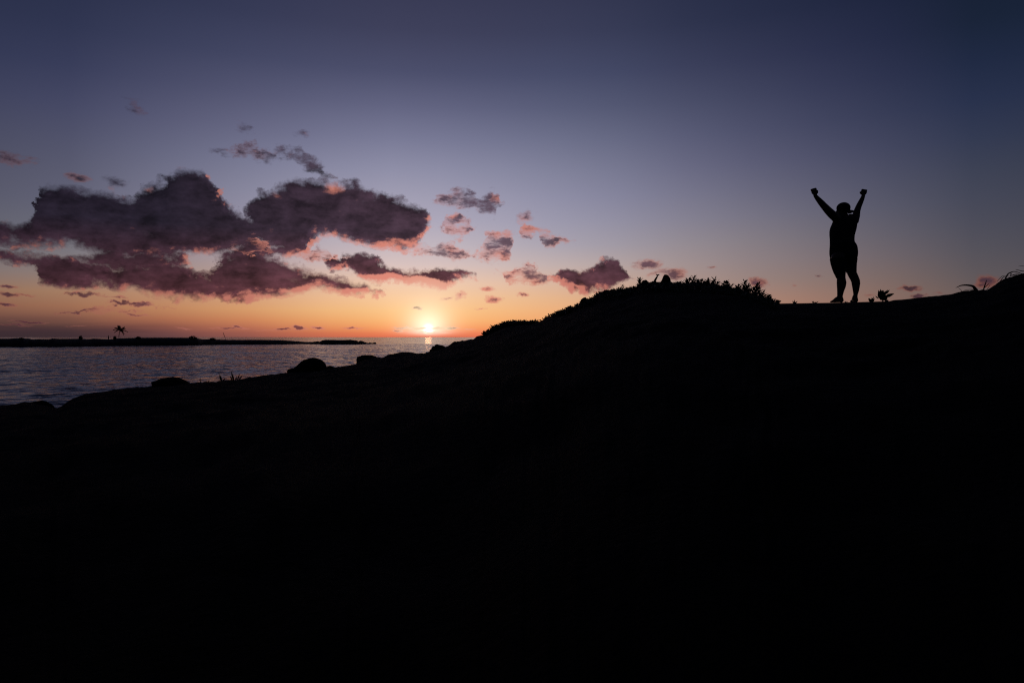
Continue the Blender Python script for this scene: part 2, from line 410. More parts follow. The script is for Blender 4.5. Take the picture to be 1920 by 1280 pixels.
# ------------------------------------------------------------------ sun
sun_d = bpy.data.lights.new('sun', 'SUN')
sun_d.energy = 0.003
sun_d.angle = R(0.53)
sun_d.color = (1.0, 0.42, 0.18)
sun = bpy.data.objects.new('sun', sun_d)
sun.rotation_euler = SUN_DIR.to_track_quat('Z', 'Y').to_euler()
sun.location = SUN_DIR * 50
C.objects.link(sun)

# ------------------------------------------------------------------ materials
def material(name, color, rough=0.8, var=0.0, scale=4.0, spec=0.3, bump=0.0, bump_scale=20.0):
    m = bpy.data.materials.new(name)
    m.use_nodes = True
    T = NT(m.node_tree)
    b = m.node_tree.nodes['Principled BSDF']
    b.inputs['Roughness'].default_value = rough
    b.inputs['Specular IOR Level'].default_value = spec
    tc = T.n('ShaderNodeTexCoord')
    n = T.noise(tc.outputs['Object'], scale, 5.0, 0.6)
    lo = tuple(max(0.0, c * (1 - var)) for c in color)
    hi = tuple(c * (1 + var) for c in color)
    T.put(b.inputs['Base Color'], T.ramp(n, [(0.3, lo), (0.7, hi)]))
    if bump:
        bn = T.n('ShaderNodeBump')
        bn.inputs['Distance'].default_value = bump
        T.put(bn.inputs['Height'], T.noise(tc.outputs['Object'], bump_scale, 6.0, 0.65))
        T.put(b.inputs['Normal'], bn.outputs[0])
    return m


M_ROCK = material('dark_coral_rock', (0.008, 0.0073, 0.007), 0.95, 0.5, 1.3, 0.03, 0.03, 9.0)
M_ISLE = material('far_rock', (0.030, 0.027, 0.025), 0.9, 0.4, 0.3, 0.1)
M_LEAF = material('shrub_leaf', (0.035, 0.055, 0.022), 0.55, 0.4, 5.0, 0.3)
M_LEAF2 = material('dark_leaf', (0.030, 0.048, 0.022), 0.5, 0.3, 5.0, 0.3)
M_STEM = material('woody_stem', (0.05, 0.038, 0.026), 0.9, 0.3, 12.0, 0.1)
M_WOOD = material('dead_wood', (0.055, 0.046, 0.038), 0.9, 0.4, 9.0, 0.1, 0.004, 40.0)
M_PALM = material('palm_leaf', (0.028, 0.045, 0.018), 0.6, 0.3, 2.0, 0.2)
M_SKIN = material('skin', (0.060, 0.036, 0.026), 0.6, 0.1, 6.0, 0.25)
M_SHIRT = material('dark_cotton', (0.022, 0.023, 0.028), 0.95, 0.2, 40.0, 0.05)
M_SHORT = material('black_shorts_cloth', (0.014, 0.014, 0.017), 0.95, 0.2, 40.0, 0.05)
M_CAP = material('cap_cloth', (0.018, 0.018, 0.022), 0.95, 0.2, 60.0, 0.05)
M_HAIR = material('dark_hair', (0.010, 0.008, 0.007), 0.6, 0.2, 30.0, 0.2)


def water_material():
    m = bpy.data.materials.new('sea_water')
    m.use_nodes = True
    T = NT(m.node_tree)
    b = m.node_tree.nodes['Principled BSDF']
    b.inputs['Base Color'].default_value = (0.005, 0.005, 0.006, 1)
    b.inputs['Roughness'].default_value = 0.16
    b.inputs['IOR'].default_value = 1.333
    tc = T.n('ShaderNodeTexCoord')
    P = tc.outputs['Object']
    # slopes of the swell, the chop and the ripples: a wave field sampled as its normals
    acc = None
    for sc, amp, det, off in ((0.12, 0.55, 2.0, 5.0), (0.6, 0.35, 2.0, 17.0), (2.4, 0.5, 2.0, 51.0)):
        v = T.vmath('MULTIPLY', T.vmath('ADD', P, (off, off * .7, 0)), (0.6, 1.25, 1.0))
        c = T.vmath('SUBTRACT', T.noise(v, sc, det, 0.55, out=1), (0.5, 0.5, 0.5))
        c = T.vmath('MULTIPLY', c, (amp * .7, amp, 0.0))
        acc = c if acc is None else T.vmath('ADD', acc, c)
    # wind lanes: calmer and rougher stretches
    lane = T.noise(T.vmath('MULTIPLY', P, (0.004, 0.020, 1.0)), 1.0, 4.0, 0.6)
    acc = T.vmath('SCALE', acc, scale=T.maprange(lane, 0.35, 0.65, 0.85, 1.15))
    geo = T.n('ShaderNodeNewGeometry')
    T.put(b.inputs['Normal'], T.vmath('NORMALIZE', T.vmath('ADD', acc, geo.outputs['Normal'])))
    return m


M_WATER = water_material()


# ------------------------------------------------------------------ mesh helpers
def link(name, me, mat=None, parent=None, smooth=False):
    o = bpy.data.objects.new(name, me)
    C.objects.link(o)
    if mat is not None and not me.materials:
        me.materials.append(mat)
    if smooth and len(me.polygons):
        me.polygons.foreach_set('use_smooth', [True] * len(me.polygons))
    if parent is not None:
        o.parent = parent
    return o


def mesh_of(name, verts, faces):
    me = bpy.data.meshes.new(name)
    me.from_pydata([tuple(v) for v in verts], [], faces)
    me.update()
    return me


def thing(name, label, cat, loc, group=None):
    o = bpy.data.objects.new(name, None)
    o.empty_display_size = 0.2
    o.location = loc
    C.objects.link(o)
    return tag(o, label, cat, group)


def tag(o, label, cat, group=None):
    o['label'] = label
    o['category'] = cat
    if group:
        o['group'] = group
    return o


_rs = np.random.RandomState(11)
_perm = _rs.permutation(4096)


def vnoise(x, y, z=0.0):
    """Vectorised value noise in about -1..1."""
    x = np.asarray(x, float); y = np.asarray(y, float); z = np.asarray(z, float) + 0 * x
    xi = np.floor(x).astype(int); yi = np.floor(y).astype(int); zi = np.floor(z).astype(int)
    fx = x - xi; fy = y - yi; fz = z - zi
    s = lambda t: t * t * t * (t * (6 * t - 15) + 10)
    sx, sy, sz = s(fx), s(fy), s(fz)

    def h(a, b, c):
        return _perm[(_perm[(_perm[a & 4095] + b) & 4095] + c) & 4095] / 2047.5 - 1
    def lerp(a, b, t):
        return a + (b - a) * t
    c00 = lerp(h(xi, yi, zi), h(xi + 1, yi, zi), sx); c10 = lerp(h(xi, yi + 1, zi), h(xi + 1, yi + 1, zi), sx)
    c01 = lerp(h(xi, yi, zi + 1), h(xi + 1, yi, zi + 1), sx); c11 = lerp(h(xi, yi + 1, zi + 1), h(xi + 1, yi + 1, zi + 1), sx)
    return lerp(lerp(c00, c10, sy), lerp(c01, c11, sy), sz)


def fbm(x, y, z=0.0, octv=5, gain=0.5):
    a, s, t = 1.0, 0.0, 0.0
    f = 1.0
    for i in range(octv):
        s = s + a * vnoise(x * f + 13.7 * i, y * f - 7.1 * i, np.asarray(z) * f + 3.3 * i)
        t += a
        a *= gain
        f *= 2.03
    return s / t


def tube(verts, faces, pts, radii, seg=6):
    """Adds a tapered tube along pts to verts / faces."""
    base0 = len(verts)
    up = Vector((0.13, 0.21, 0.97))
    prev = None
    for i, p in enumerate(pts):
        p = Vector(p)
        d = (Vector(pts[min(i + 1, len(pts) - 1)]) - Vector(pts[max(i - 1, 0)]))
        d = d.normalized() if d.length > 1e-9 else Vector((0, 0, 1))
        a = d.cross(up if prev is None else prev)
        if a.length < 1e-3:
            a = d.cross(Vector((1, 0.2, 0)))
        a.normalize()
        b = d.cross(a).normalized()
        prev = b if prev is None else prev
        for k in range(seg):
            t = 2 * math.pi * k / seg
            verts.append(p + a * (math.cos(t) * radii[i]) + b * (math.sin(t) * radii[i]))
    n = len(pts)
    for i in range(n - 1):
        for k in range(seg):
            k2 = (k + 1) % seg
            faces.append((base0 + i * seg + k, base0 + i * seg + k2, base0 + (i + 1) * seg + k2, base0 + (i + 1) * seg + k))
    faces.append(tuple(base0 + k for k in range(seg))[::-1])
    faces.append(tuple(base0 + (n - 1) * seg + k for k in range(seg)))


# ------------------------------------------------------------------ sea
def build_sea():
    """One sheet: real waves in the bay out to 480 m, then flat rings to the horizon."""
    V = []; F = []
    A0, A1 = R(-43), R(6)
    # radii of the wave field: finer near the shore
    rr = [26.0]
    while rr[-1] < 480:
        rr.append(rr[-1] + max(0.22, rr[-1] * 0.0032))
    rr = np.array(rr)
    aa = np.linspace(A0, A1, 620)
    RR, AA = np.meshgrid(rr, aa, indexing='ij')
    X = RR * np.sin(AA); Y = RR * np.cos(AA)
    rng = np.random.RandomState(4)
    Z = np.zeros_like(X)
    for k in range(46):
        lam = 0.65 * (4.2 / 0.65) ** (rng.rand() ** 1.1)
        th = R(-62) + rng.normal() * 0.55                # running in from the open sea on the left
        kx, ky = math.sin(th) * 2 * math.pi / lam, math.cos(th) * 2 * math.pi / lam
        Z += 0.036 * lam / 2 / math.pi * np.sin(kx * X + ky * Y + rng.rand() * 6.28)
    gust = 0.85 + 0.35 * fbm(X * .012, Y * .03, 3.0, 3)
    win = np.clip((RR - 26) / 6, 0, 1) * np.clip((480 - RR) / 60, 0, 1) * np.clip((AA - A0) / .02, 0, 1) * np.clip((A1 - AA) / .02, 0, 1)
    Z = Z * gust * win * 0.66
    nr, na = X.shape
    V = np.stack((X.ravel(), Y.ravel(), Z.ravel()), 1).tolist()
    i = np.arange(nr - 1)[:, None]; k = np.arange(na - 1)[None, :]
    F = np.stack((i * na + k, i * na + k + 1, (i + 1) * na + k + 1, (i + 1) * na + k), -1).reshape(-1, 4).tolist()
    # flat remainder: inner disc, side sector, outer rings
    def patch(r0, r1, n, a0, a1, m):
        b0 = len(V)
        rad = np.geomspace(r0, r1, n)
        for r in rad:
            for t in np.linspace(a0, a1, m):
                V.append((r * math.sin(t), r * math.cos(t), 0.0))
        for i in range(n - 1):
            for k in range(m - 1):
                F.append((b0 + i * m + k, b0 + i * m + k + 1, b0 + (i + 1) * m + k + 1, b0 + (i + 1) * m + k))
    patch(1.0, 26.0, 6, 0, 2 * math.pi, 181)
    patch(26.0, float(rr[-1]), 12, A1, A0 + 2 * math.pi, 160)
    patch(float(rr[-1]), 90000, 40, 0, 2 * math.pi, 181)
    me = mesh_of('sea', V, F)
    me.flip_normals()
    o = link('sea', me, M_WATER, smooth=True)
    o['kind'] = 'structure'


build_sea()

# ------------------------------------------------------------------ headland
# the ridge line of the headland: pixel column, pixel row, metres ahead
RIDGE = [
    (-300, 776, 13), (-120, 770, 13.5), (0, 760, 14), (28, 757, 14), (45, 752.5, 14), (60, 754, 14), (85, 757.5, 14), (98, 763, 14.2), (107, 766.5, 14.5),
    (115, 763, 14.5), (128, 752, 14.8), (140, 745.5, 15), (165, 737.5, 15), (190, 734, 15), (215, 731, 15.4), (250, 727.5, 16), (290, 725, 16.3), (350, 719, 16.6),
    (400, 716.5, 17), (440, 713.5, 17.4), (465, 709, 17.8), (480, 707, 18), (520, 702.5, 18.6), (537, 700, 19), (575, 696, 19.5), (618, 691, 20), (650, 686.5, 21), (668, 684, 22),
    (676, 676, 23.5), (700, 670, 24), (715, 671, 24), (730, 665, 24.5), (750, 662, 25), (795, 663, 25.5), (803, 660.5, 25.8), (830, 654, 26), (845, 646, 26), (852, 641, 26),
    (870, 638.5, 26), (888, 635.5, 26), (894, 631.5, 26), (906, 629.5, 25.5), (915, 627, 25), (930, 618, 24.5), (945, 611, 24), (960, 608, 23.5), (985, 608, 22.5), (1000, 607, 22),
    (1012, 603, 21.5), (1027, 594.5, 21), (1036, 591.5, 20.5), (1045, 590, 20), (1060, 585, 19.5), (1078, 579, 19), (1092, 572, 18.6), (1110, 564, 18.2), (1125, 553, 18), (1150, 549, 17.6),
    (1175, 548, 17.2), (1190, 543, 17), (1205, 537, 16.7), (1240, 535, 16.3), (1270, 537, 16), (1300, 538, 15.7), (1340, 540, 15.2), (1370, 545, 14.9), (1400, 553, 14.4), (1425, 562, 13.8), (1440, 567, 13.3),
    (1456, 569.3, 12.8), (1480, 568.7, 12.5), (1560, 567.5, 12.1), (1630, 565.7, 12), (1668, 564.6, 12), (1676, 562.4, 12), (1690, 561.6, 11.9), (1705, 559.8, 11.8), (1720, 557.3, 11.7),
    (1745, 555, 11.6), (1780, 552.6, 11.4), (1800, 548.5, 11.3), (1825, 543.6, 11.2), (1850, 541.4, 11), (1868, 532, 10.9), (1880, 525, 10.8), (1892, 520, 10.7), (1905, 517, 10.7), (1920, 514, 10.6),
    (2000, 503, 10.4), (2300, 480, 10),
]
_px = np.array([p[0] for p in RIDGE], float); _py = np.array([p[1] for p in RIDGE], float); _pd = np.array([p[2] for p in RIDGE], float)
_u = (_px - 960) / FPX
_raz = np.degrees(np.arctan(_u))
_rD = _pd * np.sqrt(1 + _u**2)
_rZ = CAM_Z + (HORIZON - _py) / FPX * _pd
RZ_AZ = np.concatenate(([-180, -120, -80, -58], _raz, [62, 85, 120, 180]))
RZ_D = np.concatenate(([40, 30, 20, 15], _rD, [13, 18, 30, 40]))
RZ_Z = np.concatenate(([3.4, 3.0, 2.6, 2.6], _rZ, [6.0, 6.2, 4.6, 3.4]))
EYE_H = 1.35
_saz = np.arange(-180, 180.1, 1.0)
_se = np.interp(_saz, RZ_AZ, (RZ_Z - CAM_Z) / RZ_D)
_sD = np.convolve(np.pad(np.interp(_saz, RZ_AZ, RZ_D), 9, mode='wrap'), np.hanning(21)[1:-1] / np.hanning(21)[1:-1].sum(), 'valid')
_sel = np.convolve(np.pad(_se, 9, mode='wrap'), np.hanning(21)[1:-1] / np.hanning(21)[1:-1].sum(), 'valid')


def ridge(px):
    """Ground point on the ridge line at photo column px."""
    return Vector(((px - 960) / FPX * float(np.interp(px, _px, _pd)), float(np.interp(px, _px, _pd)), CAM_Z + (HORIZON - float(np.interp(px, _px, _py))) / FPX * float(np.interp(px, _px, _pd))))


def ground(X, Y):
    X = np.asarray(X, float); Y = np.asarray(Y, float)
    r = np.hypot(X, Y)
    az = np.degrees(np.arctan2(X, Y))
    D = np.interp(az, RZ_AZ, RZ_D); Zc = np.interp(az, RZ_AZ, RZ_Z)
    near = np.clip((1 - r / D) * 3.0, 0, 1)
    t = np.clip(r / (D + (np.interp(az, _saz, _sD) - D) * near), 0, 1)
    elc = (Zc - CAM_Z) / D
    els = np.interp(az, _saz, _sel)
    line = CAM_Z + (elc + (np.minimum(els, elc + .03) - elc) * near) * r * np.where(r > D, D / np.maximum(r, 1e-6), 1)
    fade = np.clip((1 - t) * 1.6, 0, 1)
    rough = 0.16 * fbm(X * 0.55, Y * 0.55, 0, 5) + 0.10 * np.abs(fbm(X * 1.3, Y * 1.3, 9.0, 4)) + 0.03 * fbm(X * 5, Y * 5, 2.0, 3)
    z = line - EYE_H * (1 - t) ** 1.35 + rough * fade
    calm = np.interp(az, [18.0, 21.5, 29.5, 31.0], [1.0, 0.0, 0.0, 1.0])
    edge = 0.030 * fbm(X * 2.6, Y * 2.6, 4.0, 5, .62) * calm * np.interp(az, [-40, -31, -27, -4, 4, 31, 35, 40], [1.3, 1.4, 3.0, 3.0, 0.8, 0.8, 2.4, 2.4])
    z = z + edge * (1 - fade)
    z = np.minimum(z, line + 0.03)
    over = np.clip(r - D, 0, None)
    fall = 0.10 * over + 0.030 * over**1.8
    z = z - np.where(over > 0, fall * (1 + 0.35 * fbm(X * 0.3, Y * 0.3, 1.0, 3)), 0)
    return np.maximum(z, -2.5)


def build_headland():
    azs = np.concatenate((np.arange(-180, -45, 2.5), np.arange(-45, 45, 0.09), np.arange(45, 180, 2.5)))
    ts = np.concatenate((np.linspace(0.03, 0.5, 22)[:-1], np.linspace(0.5, 1.0, 52)))
    ov = np.concatenate((np.linspace(0, 3, 14)[1:], np.linspace(3, 45, 26)[1:]))
    D = np.interp(azs, RZ_AZ, RZ_D)
    Rr = np.concatenate((ts[:, None] * D[None, :], D[None, :] + ov[:, None]))
    X = Rr * np.sin(np.radians(azs))[None, :]; Y = Rr * np.cos(np.radians(azs))[None, :]
    Z = ground(X, Y)
    nr, na = X.shape
    V = np.stack((X.ravel(), Y.ravel(), Z.ravel()), 1)
    V = np.vstack((V, [[0, 0, CAM_Z - EYE_H]]))
    i = np.arange(nr - 1)[:, None]; k = np.arange(na)[None, :]; k2 = (k + 1) % na
    F = np.stack((i * na + k, (i + 1) * na + k, (i + 1) * na + k2, i * na + k2), -1).reshape(-1, 4)
    faces = F.tolist() + [(nr * na, int(a), int((a + 1) % na)) for a in range(na)]
    me = mesh_of('headland', V.tolist(), faces)
    me.flip_normals()
    o = link('headland', me, M_ROCK, smooth=True)
    o['kind'] = 'structure'


build_headland()


# ------------------------------------------------------------------ far spit and islet
def ridge_land(name, prof, depth, mat, seed):
    """Low land seen across the water. prof rows: column, top row, waterline row."""
    pxs = np.arange(prof[0][0], prof[-1][0] + .01, 1.5)
    top = np.interp(pxs, [p[0] for p in prof], [p[1] for p in prof])
    wat = np.interp(pxs, [p[0] for p in prof], [p[2] for p in prof])
    rows = [(0.0, -1.0), (0.02, 0.05), (0.08, .45), (0.18, .75), (0.32, .93), (0.45, 1.0), (0.6, .9), (0.8, .5), (1.0, -1.0)]
    V, F = [], []
    for j, (f, hgt) in enumerate(rows):
        for i, px in enumerate(pxs):
            yw = CAM_Z * FPX / (wat[i] - HORIZON)            # where the waterline lies
            yt = yw + depth * 0.45
            ztop = CAM_Z + (HORIZON - top[i]) / FPX * yt
            yy = yw + depth * f
            z = -0.6 if hgt < 0 else max(ztop, 0.15) * hgt
            if 0 < hgt < 1:
                z += 0.25 * float(vnoise(px * .11 + seed, j * 1.7)) * hgt + 0.12 * float(vnoise(px * .4, j * 3.1 + seed))
            V.append(((px - 960) / FPX * yy, yy, z))
    n = len(pxs)
    for j in range(len(rows) - 1):
        for i in range(n - 1):
            F.append((j * n + i, j * n + i + 1, (j + 1) * n + i + 1, (j + 1) * n + i))
    F.append([j * n for j in range(len(rows))])
    F.append([j * n + n - 1 for j in range(len(rows))][::-1])
    o = link(name, mesh_of(name, V, F), mat)
    o['kind'] = 'structure'
    return o


ridge_land('rock_spit', [(-420, 634, 652.5), (-150, 634, 652), (0, 634.6, 650.5), (15, 634.8, 650.5), (30, 633.6, 650.5), (45, 634.4, 650.6), (55, 634.4, 650.4), (60, 636.2, 650.4), (72, 635.6, 650.2), (92, 636.2, 650.5), (98, 634.2, 650.4), (112, 635.2, 650.2), (135, 635, 649.8), (150, 634.8, 649.6),
                         (166, 635.8, 649.2), (176, 634.6, 649), (202, 636, 648.8), (208, 635.8, 648.8), (222, 634, 648.6), (256, 633, 648.4), (262, 633, 648.3), (300, 632.8, 648), (352, 633, 647.4), (372, 634.4, 647.2), (380, 636, 646.8), (395, 635.6, 646.6), (405, 636.2, 646.4), (430, 637, 646.2), (485, 636.8, 645.8),
                         (530, 637.4, 645.4), (545, 638.6, 645.2), (565, 640.2, 645), (574, 640.9, 645), (586, 641.2, 645.1), (597, 640.6, 645.3), (601, 642.2, 645.3), (606, 644.6, 645.4)], 34, M_ISLE, 3.0)
ridge_land('rock_islet', [(568, 644.4, 644.8), (578, 642.5, 645), (588, 640.4, 645.2), (597, 639.4, 645.3), (600, 640.5, 645.4), (603, 638.0, 645.6), (611, 636.8, 645.7), (625, 637, 645.7), (640, 637.4, 645.6), (656, 636.7, 645.6), (664, 637.8, 645.5), (670, 638.2, 645.4), (671.5, 640.6, 645.4),
                          (675, 638.4, 645.3), (680, 639.2, 645.2), (684, 641.4, 645.1), (690, 643, 645), (693, 641.6, 645), (698, 643.2, 644.9), (704, 641, 644.8), (706, 644.4, 644.8)], 16, M_ISLE, 8.0)


# ------------------------------------------------------------------ boulders
def boulder(label, loc, size, seed, rough=0.22, rot=0.0, boxy=0.0, skew=0.0, group=None, mat=None):
    bm = bmesh.new()
    bmesh.ops.create_icosphere(bm, subdivisions=4, radius=1.0)
    V = np.array([v.co[:] for v in bm.verts])
    if boxy:
        q = np.sign(V) * np.abs(V) ** (1 - boxy)
        V = q / np.abs(q).max()
    n = fbm(V[:, 0] * 1.4 + seed, V[:, 1] * 1.4, V[:, 2] * 1.4 + seed, 6, 0.68) * 1.5
    cr = np.abs(fbm(V[:, 0] * 2.1 - seed, V[:, 1] * 2.1, V[:, 2] * 2.1, 4, 0.55))
    V = V * (1 + rough * n - 0.18 * rough * 2 * np.exp(-cr * 14))[:, None]
    rr_ = np.random.RandomState(int(seed * 10))
    for _ in range(11):                             # broken faces
        nn = rr_.normal(size=3); nn[2] = abs(nn[2]) * .8; nn /= np.linalg.norm(nn)
        ex = np.clip(V @ nn - rr_.uniform(.74, .95), 0, None)
        V = V - (ex * .85)[:, None] * nn[None, :]
    V[:, 2] = np.where(V[:, 2] < -0.55, -0.55 + (V[:, 2] + .55) * .3, V[:, 2])
    V[:, 0] += skew * V[:, 2]
    V = V * np.array(size)
    for v, c in zip(bm.verts, V):
        v.co = c
    me = bpy.data.meshes.new('boulder')
    bm.to_mesh(me)
    bm.free()
    o = link('boulder', me, mat or M_ROCK, smooth=True)
    o.location = loc
    o.rotation_euler = (0, 0, rot)
    return tag(o, label, 'boulder', group)


def on_ridge(px, dpx=0.0, back=0.0):
    """A spot at column px, moved dpx rows down and set back towards the camera."""
    p = ridge(px)
    Y = p.y - back
    x = (px - 960) / FPX * Y
    return Vector((x, Y, float(ground(np.array([x]), np.array([Y]))[0]) - dpx / FPX * Y))


def px_size(px, w):
    return w / FPX * float(np.interp(px, _px, _pd))


def rock_at(label, x0, x1, ytop, ybase, seed, rough=.22, boxy=0.0, skew=0.0, back=0.25, group=None):
    """Boulder filling columns x0..x1 and reaching up to row ytop."""
    pc = (x0 + x1) / 2
    Y = float(np.interp(pc, _px, _pd)) - back
    w = (x1 - x0) / 2 / FPX * Y
    h = (ybase - ytop) / FPX * Y * 1.08
    c = at(pc, ybase, Y)
    return boulder(label, (c.x, c.y, c.z), (w, max(w * .8, .1), h), seed, rough, 0.0, boxy, skew, group)


rock_at('long low boulder at the water edge, left of the pointed blades', 290, 358, 708, 726, 2.3, .28, .3)
rock_at('tall domed boulder standing alone against the bay', 550, 615, 668, 698, 5.1, .34, .0, .10)
rock_at('small squat block at the left foot of the domed boulder', 536, 560, 689.5, 702, 8.4, .25, .35)
rock_at('low rock touching the right foot of the domed boulder', 606, 634, 686, 697, 12.2, .25, .3)
rock_at('broad flat topped rock on the shore right of the domed boulder', 666, 718, 666, 682, 17.7, .18, .4)
rock_at('long slab of rock on the shore below the sun', 726, 806, 661.5, 676, 21.9, .16, .45)
rock_at('peaked rock at the foot of the hill just below the sun', 800, 842, 645.5, 672, 27.5, .4, .0, .1)
rock_at('rounded dark rock low on the left shore edge', 18, 106, 751.5, 772, 31.0, .18, .1)
rock_at('upright blocky rock on the left shoulder of the hill', 1087, 1106, 555, 575, 36.2, .22, .4, 0, .1)
rock_at('small cone shaped rock next to the blocky rock on the hill', 1107, 1124, 556, 574, 41.8, .2, .0, 0, .1)
rock_at('rounded rock on the hill with two pointed leaves above it', 1120, 1152, 545, 566, 46.1, .2, .2, 0, .1)
rock_at('largest rounded rock on the crest of the hill', 1236, 1260, 515.5, 545, 51.3, .17, .25, .1, .1)
rock_at('low hump of rock left of the largest crest rock', 1200, 1222, 526, 546, 57.9, .2, .2, 0, .1)
rock_at('flat hump of rock filling the gap between the two crest rocks', 1216, 1240, 528.5, 546, 61.4, .2, .3, 0, .15)
rock_at('knobbly rock half way up the hill slope left of the shrubs', 1168, 1184, 542, 556, 66.0, .25, .2, 0, .1)


# ------------------------------------------------------------------ plants
LEAF_S = [(0.0, 0.05), (0.25, 0.55), (0.55, 1.0), (0.8, 0.85), (1.0, 0.08)]


def leaf(V, F, base, d, side, length, width, fold=0.25, droop=0.15, shape=LEAF_S):
    """One blade: two rows of quads folded along the midrib."""
    d = d.normalized()
    s = (side - d * side.dot(d))
    s = s.normalized() if s.length > 1e-4 else d.orthogonal().normalized()
    n = d.cross(s)
    b0 = len(V)
    for t, w in shape:
        c = base + d * (t * length) - Vector((0, 0, 1)) * (droop * length * t * t)
        ww = w * width * 0.5
        V.append(c - s * ww + n * (fold * ww)); V.append(c); V.append(c + s * ww + n * (fold * ww))
    for i in range(len(shape) - 1):
        a = b0 + i * 3
        F.append((a, a + 1, a + 4, a + 3)); F.append((a + 1, a + 2, a + 5, a + 4))


def sprig(V, F, SV, SF, base, tip, rng, n, llen, lw, r0=0.006):
    """A stem from base to tip with whorls of leaves on its upper part."""
    base, tip = Vector(base), Vector(tip)
    mid = (base + tip) / 2 + Vector((rng.uniform(-1, 1), rng.uniform(-1, 1), .3)) * (tip - base).length * .1
    pts = [base * (1 - t)**2 + mid * (2 * t * (1 - t)) + tip * t * t for t in (0, .25, .5, .75, 1)]
    tube(SV, SF, pts, [r0, r0 * .9, r0 * .75, r0 * .6, r0 * .4], 4)
    ax = (tip - base).normalized()
    for i in range(n):
        t = 1 - (i / max(n, 1)) ** 1.3 * .8
        p = base * (1 - t)**2 + mid * (2 * t * (1 - t)) + tip * t * t
        a = i * 2.4 + rng.uniform(-.4, .4)
        side = Vector((math.cos(a), math.sin(a), 0))
        lean = rng.uniform(.35, 1.0)
        d = ax * rng.uniform(.6, 1.1) + side * lean
        leaf(V, F, p, d, d.cross(ax) if d.cross(ax).length > .01 else side, llen * rng.uniform(.65, 1.15), lw * rng.uniform(.7, 1.15), .25, rng.uniform(.0, .25))


def shrub(label, px, ytop, width_px, nst, seed, leaf_px=9.0, back=0.0, lean=0.0, group='leafy shrubs along the hill crest', base_dy=6.0):
    rng = random.Random(seed)
    b = on_ridge(px, 0, back)
    s = b.y / FPX                                   # metres per pixel here
    b.z -= base_dy * s * .5
    top = CAM_Z + (HORIZON - ytop) * s
    root = thing('shrub', label, 'shrub', b, group)
    V, F, SV, SF = [], [], [], []
    H = top - b.z
    for k in range(nst):
        f = (k + .5) / nst * 2 - 1 + rng.uniform(-.25, .25)
        hx = f * width_px * .5 * s
        hy = rng.uniform(-.5, .5) * width_px * s * .7
        h = H * (1 - .22 * abs(f) - rng.uniform(0, .30)) if k else H * 1.03
        if k == 0:
            hx, hy = lean * width_px * .3 * s, 0
        sprig(V, F, SV, SF, (hx * .35, hy * .4, 0), (hx + lean * s * 3, hy, max(h - leaf_px * s * .6, leaf_px * s * .8)), rng, rng.randint(9, 14), leaf_px * 1.12 * s, leaf_px * s * .34, .5 * s)
    link('stems', mesh_of('stems', SV, SF), M_STEM, root)
    fo = link('foliage', mesh_of('foliage', V, F), M_LEAF, root)
    fo['kind'] = 'stuff'
    return root


shrub('leafy shrub where the hill starts, lowest of the row', 913, 620, 12, 3, 1, 6)
shrub('small leafy shrub on the steep left flank of the rounded thicket', 926, 610, 14, 4, 2, 6)
shrub('leafy shrub at the left shoulder of the rounded thicket', 944, 603, 18, 5, 3, 7)
shrub('leafy shrub forming the top of the rounded thicket', 964, 599, 20, 6, 4, 7)
shrub('leafy shrub at the right end of the rounded thicket', 984, 600, 18, 5, 5, 7)
shrub('low leafy tuft in the notch right of the rounded thicket', 998, 603.5, 12, 3, 6, 6)
shrub('low leafy shrub half way up the bare slope', 1046, 583, 14, 4, 7, 7)
shrub('leafy shrub with a short spike below the blocky rock', 1068, 573, 18, 5, 8, 8)
shrub('leafy shrub crowded behind the rounded rock on the hill', 1160, 543, 26, 6, 9, 8)
shrub('loose sprig with thin leaves left of the hill crest', 1167, 532, 16, 3, 10, 7, base_dy=4)
shrub('leafy shrub with a tall forked sprig left of the crest rocks', 1199, 520.5, 16, 4, 11, 9)
shrub('low bushy shrub between the largest crest rock and the tall sprigs', 1268, 529, 30, 8, 12, 8)
shrub('bushy shrub with a flat clipped top right of the crest rocks', 1290, 520, 18, 6, 13, 9)
shrub('tallest forked sprig of the crest shrubs', 1302, 515, 14, 4, 14, 9)
shrub('leafy shrub with several upright leaves beside the tallest sprig', 1316, 522, 16, 5, 15, 9)
shrub('dense shrub in the middle of the crest row', 1328, 521.5, 18, 6, 16, 9)
shrub('shrub with a thin leafy tip right of the dense shrub', 1340, 519.5, 12, 4, 17, 9)
shrub('spiky shrub on the right side of the crest', 1362, 525, 20, 6, 18, 9)
shrub('low shrub in the dip right of the spiky shrub', 1383, 532, 14, 4, 19, 9)
shrub('tall shrub with upright twigs on the right slope of the hill', 1397, 524, 18, 6, 20, 10)
shrub('shrub leaning out to the right over the right slope', 1411, 529, 24, 7, 21, 10, lean=.9)
shrub('open twiggy shrub low on the right slope with gaps showing sky', 1424, 543, 24, 7, 22, 9, lean=.5)
shrub('small leafy shrub near the right foot of the hill', 1438, 553, 20, 5, 23, 8, lean=.6)
shrub('smallest leafy shrub at the right foot of the hill', 1451, 562, 14, 4, 24, 7, lean=.5)


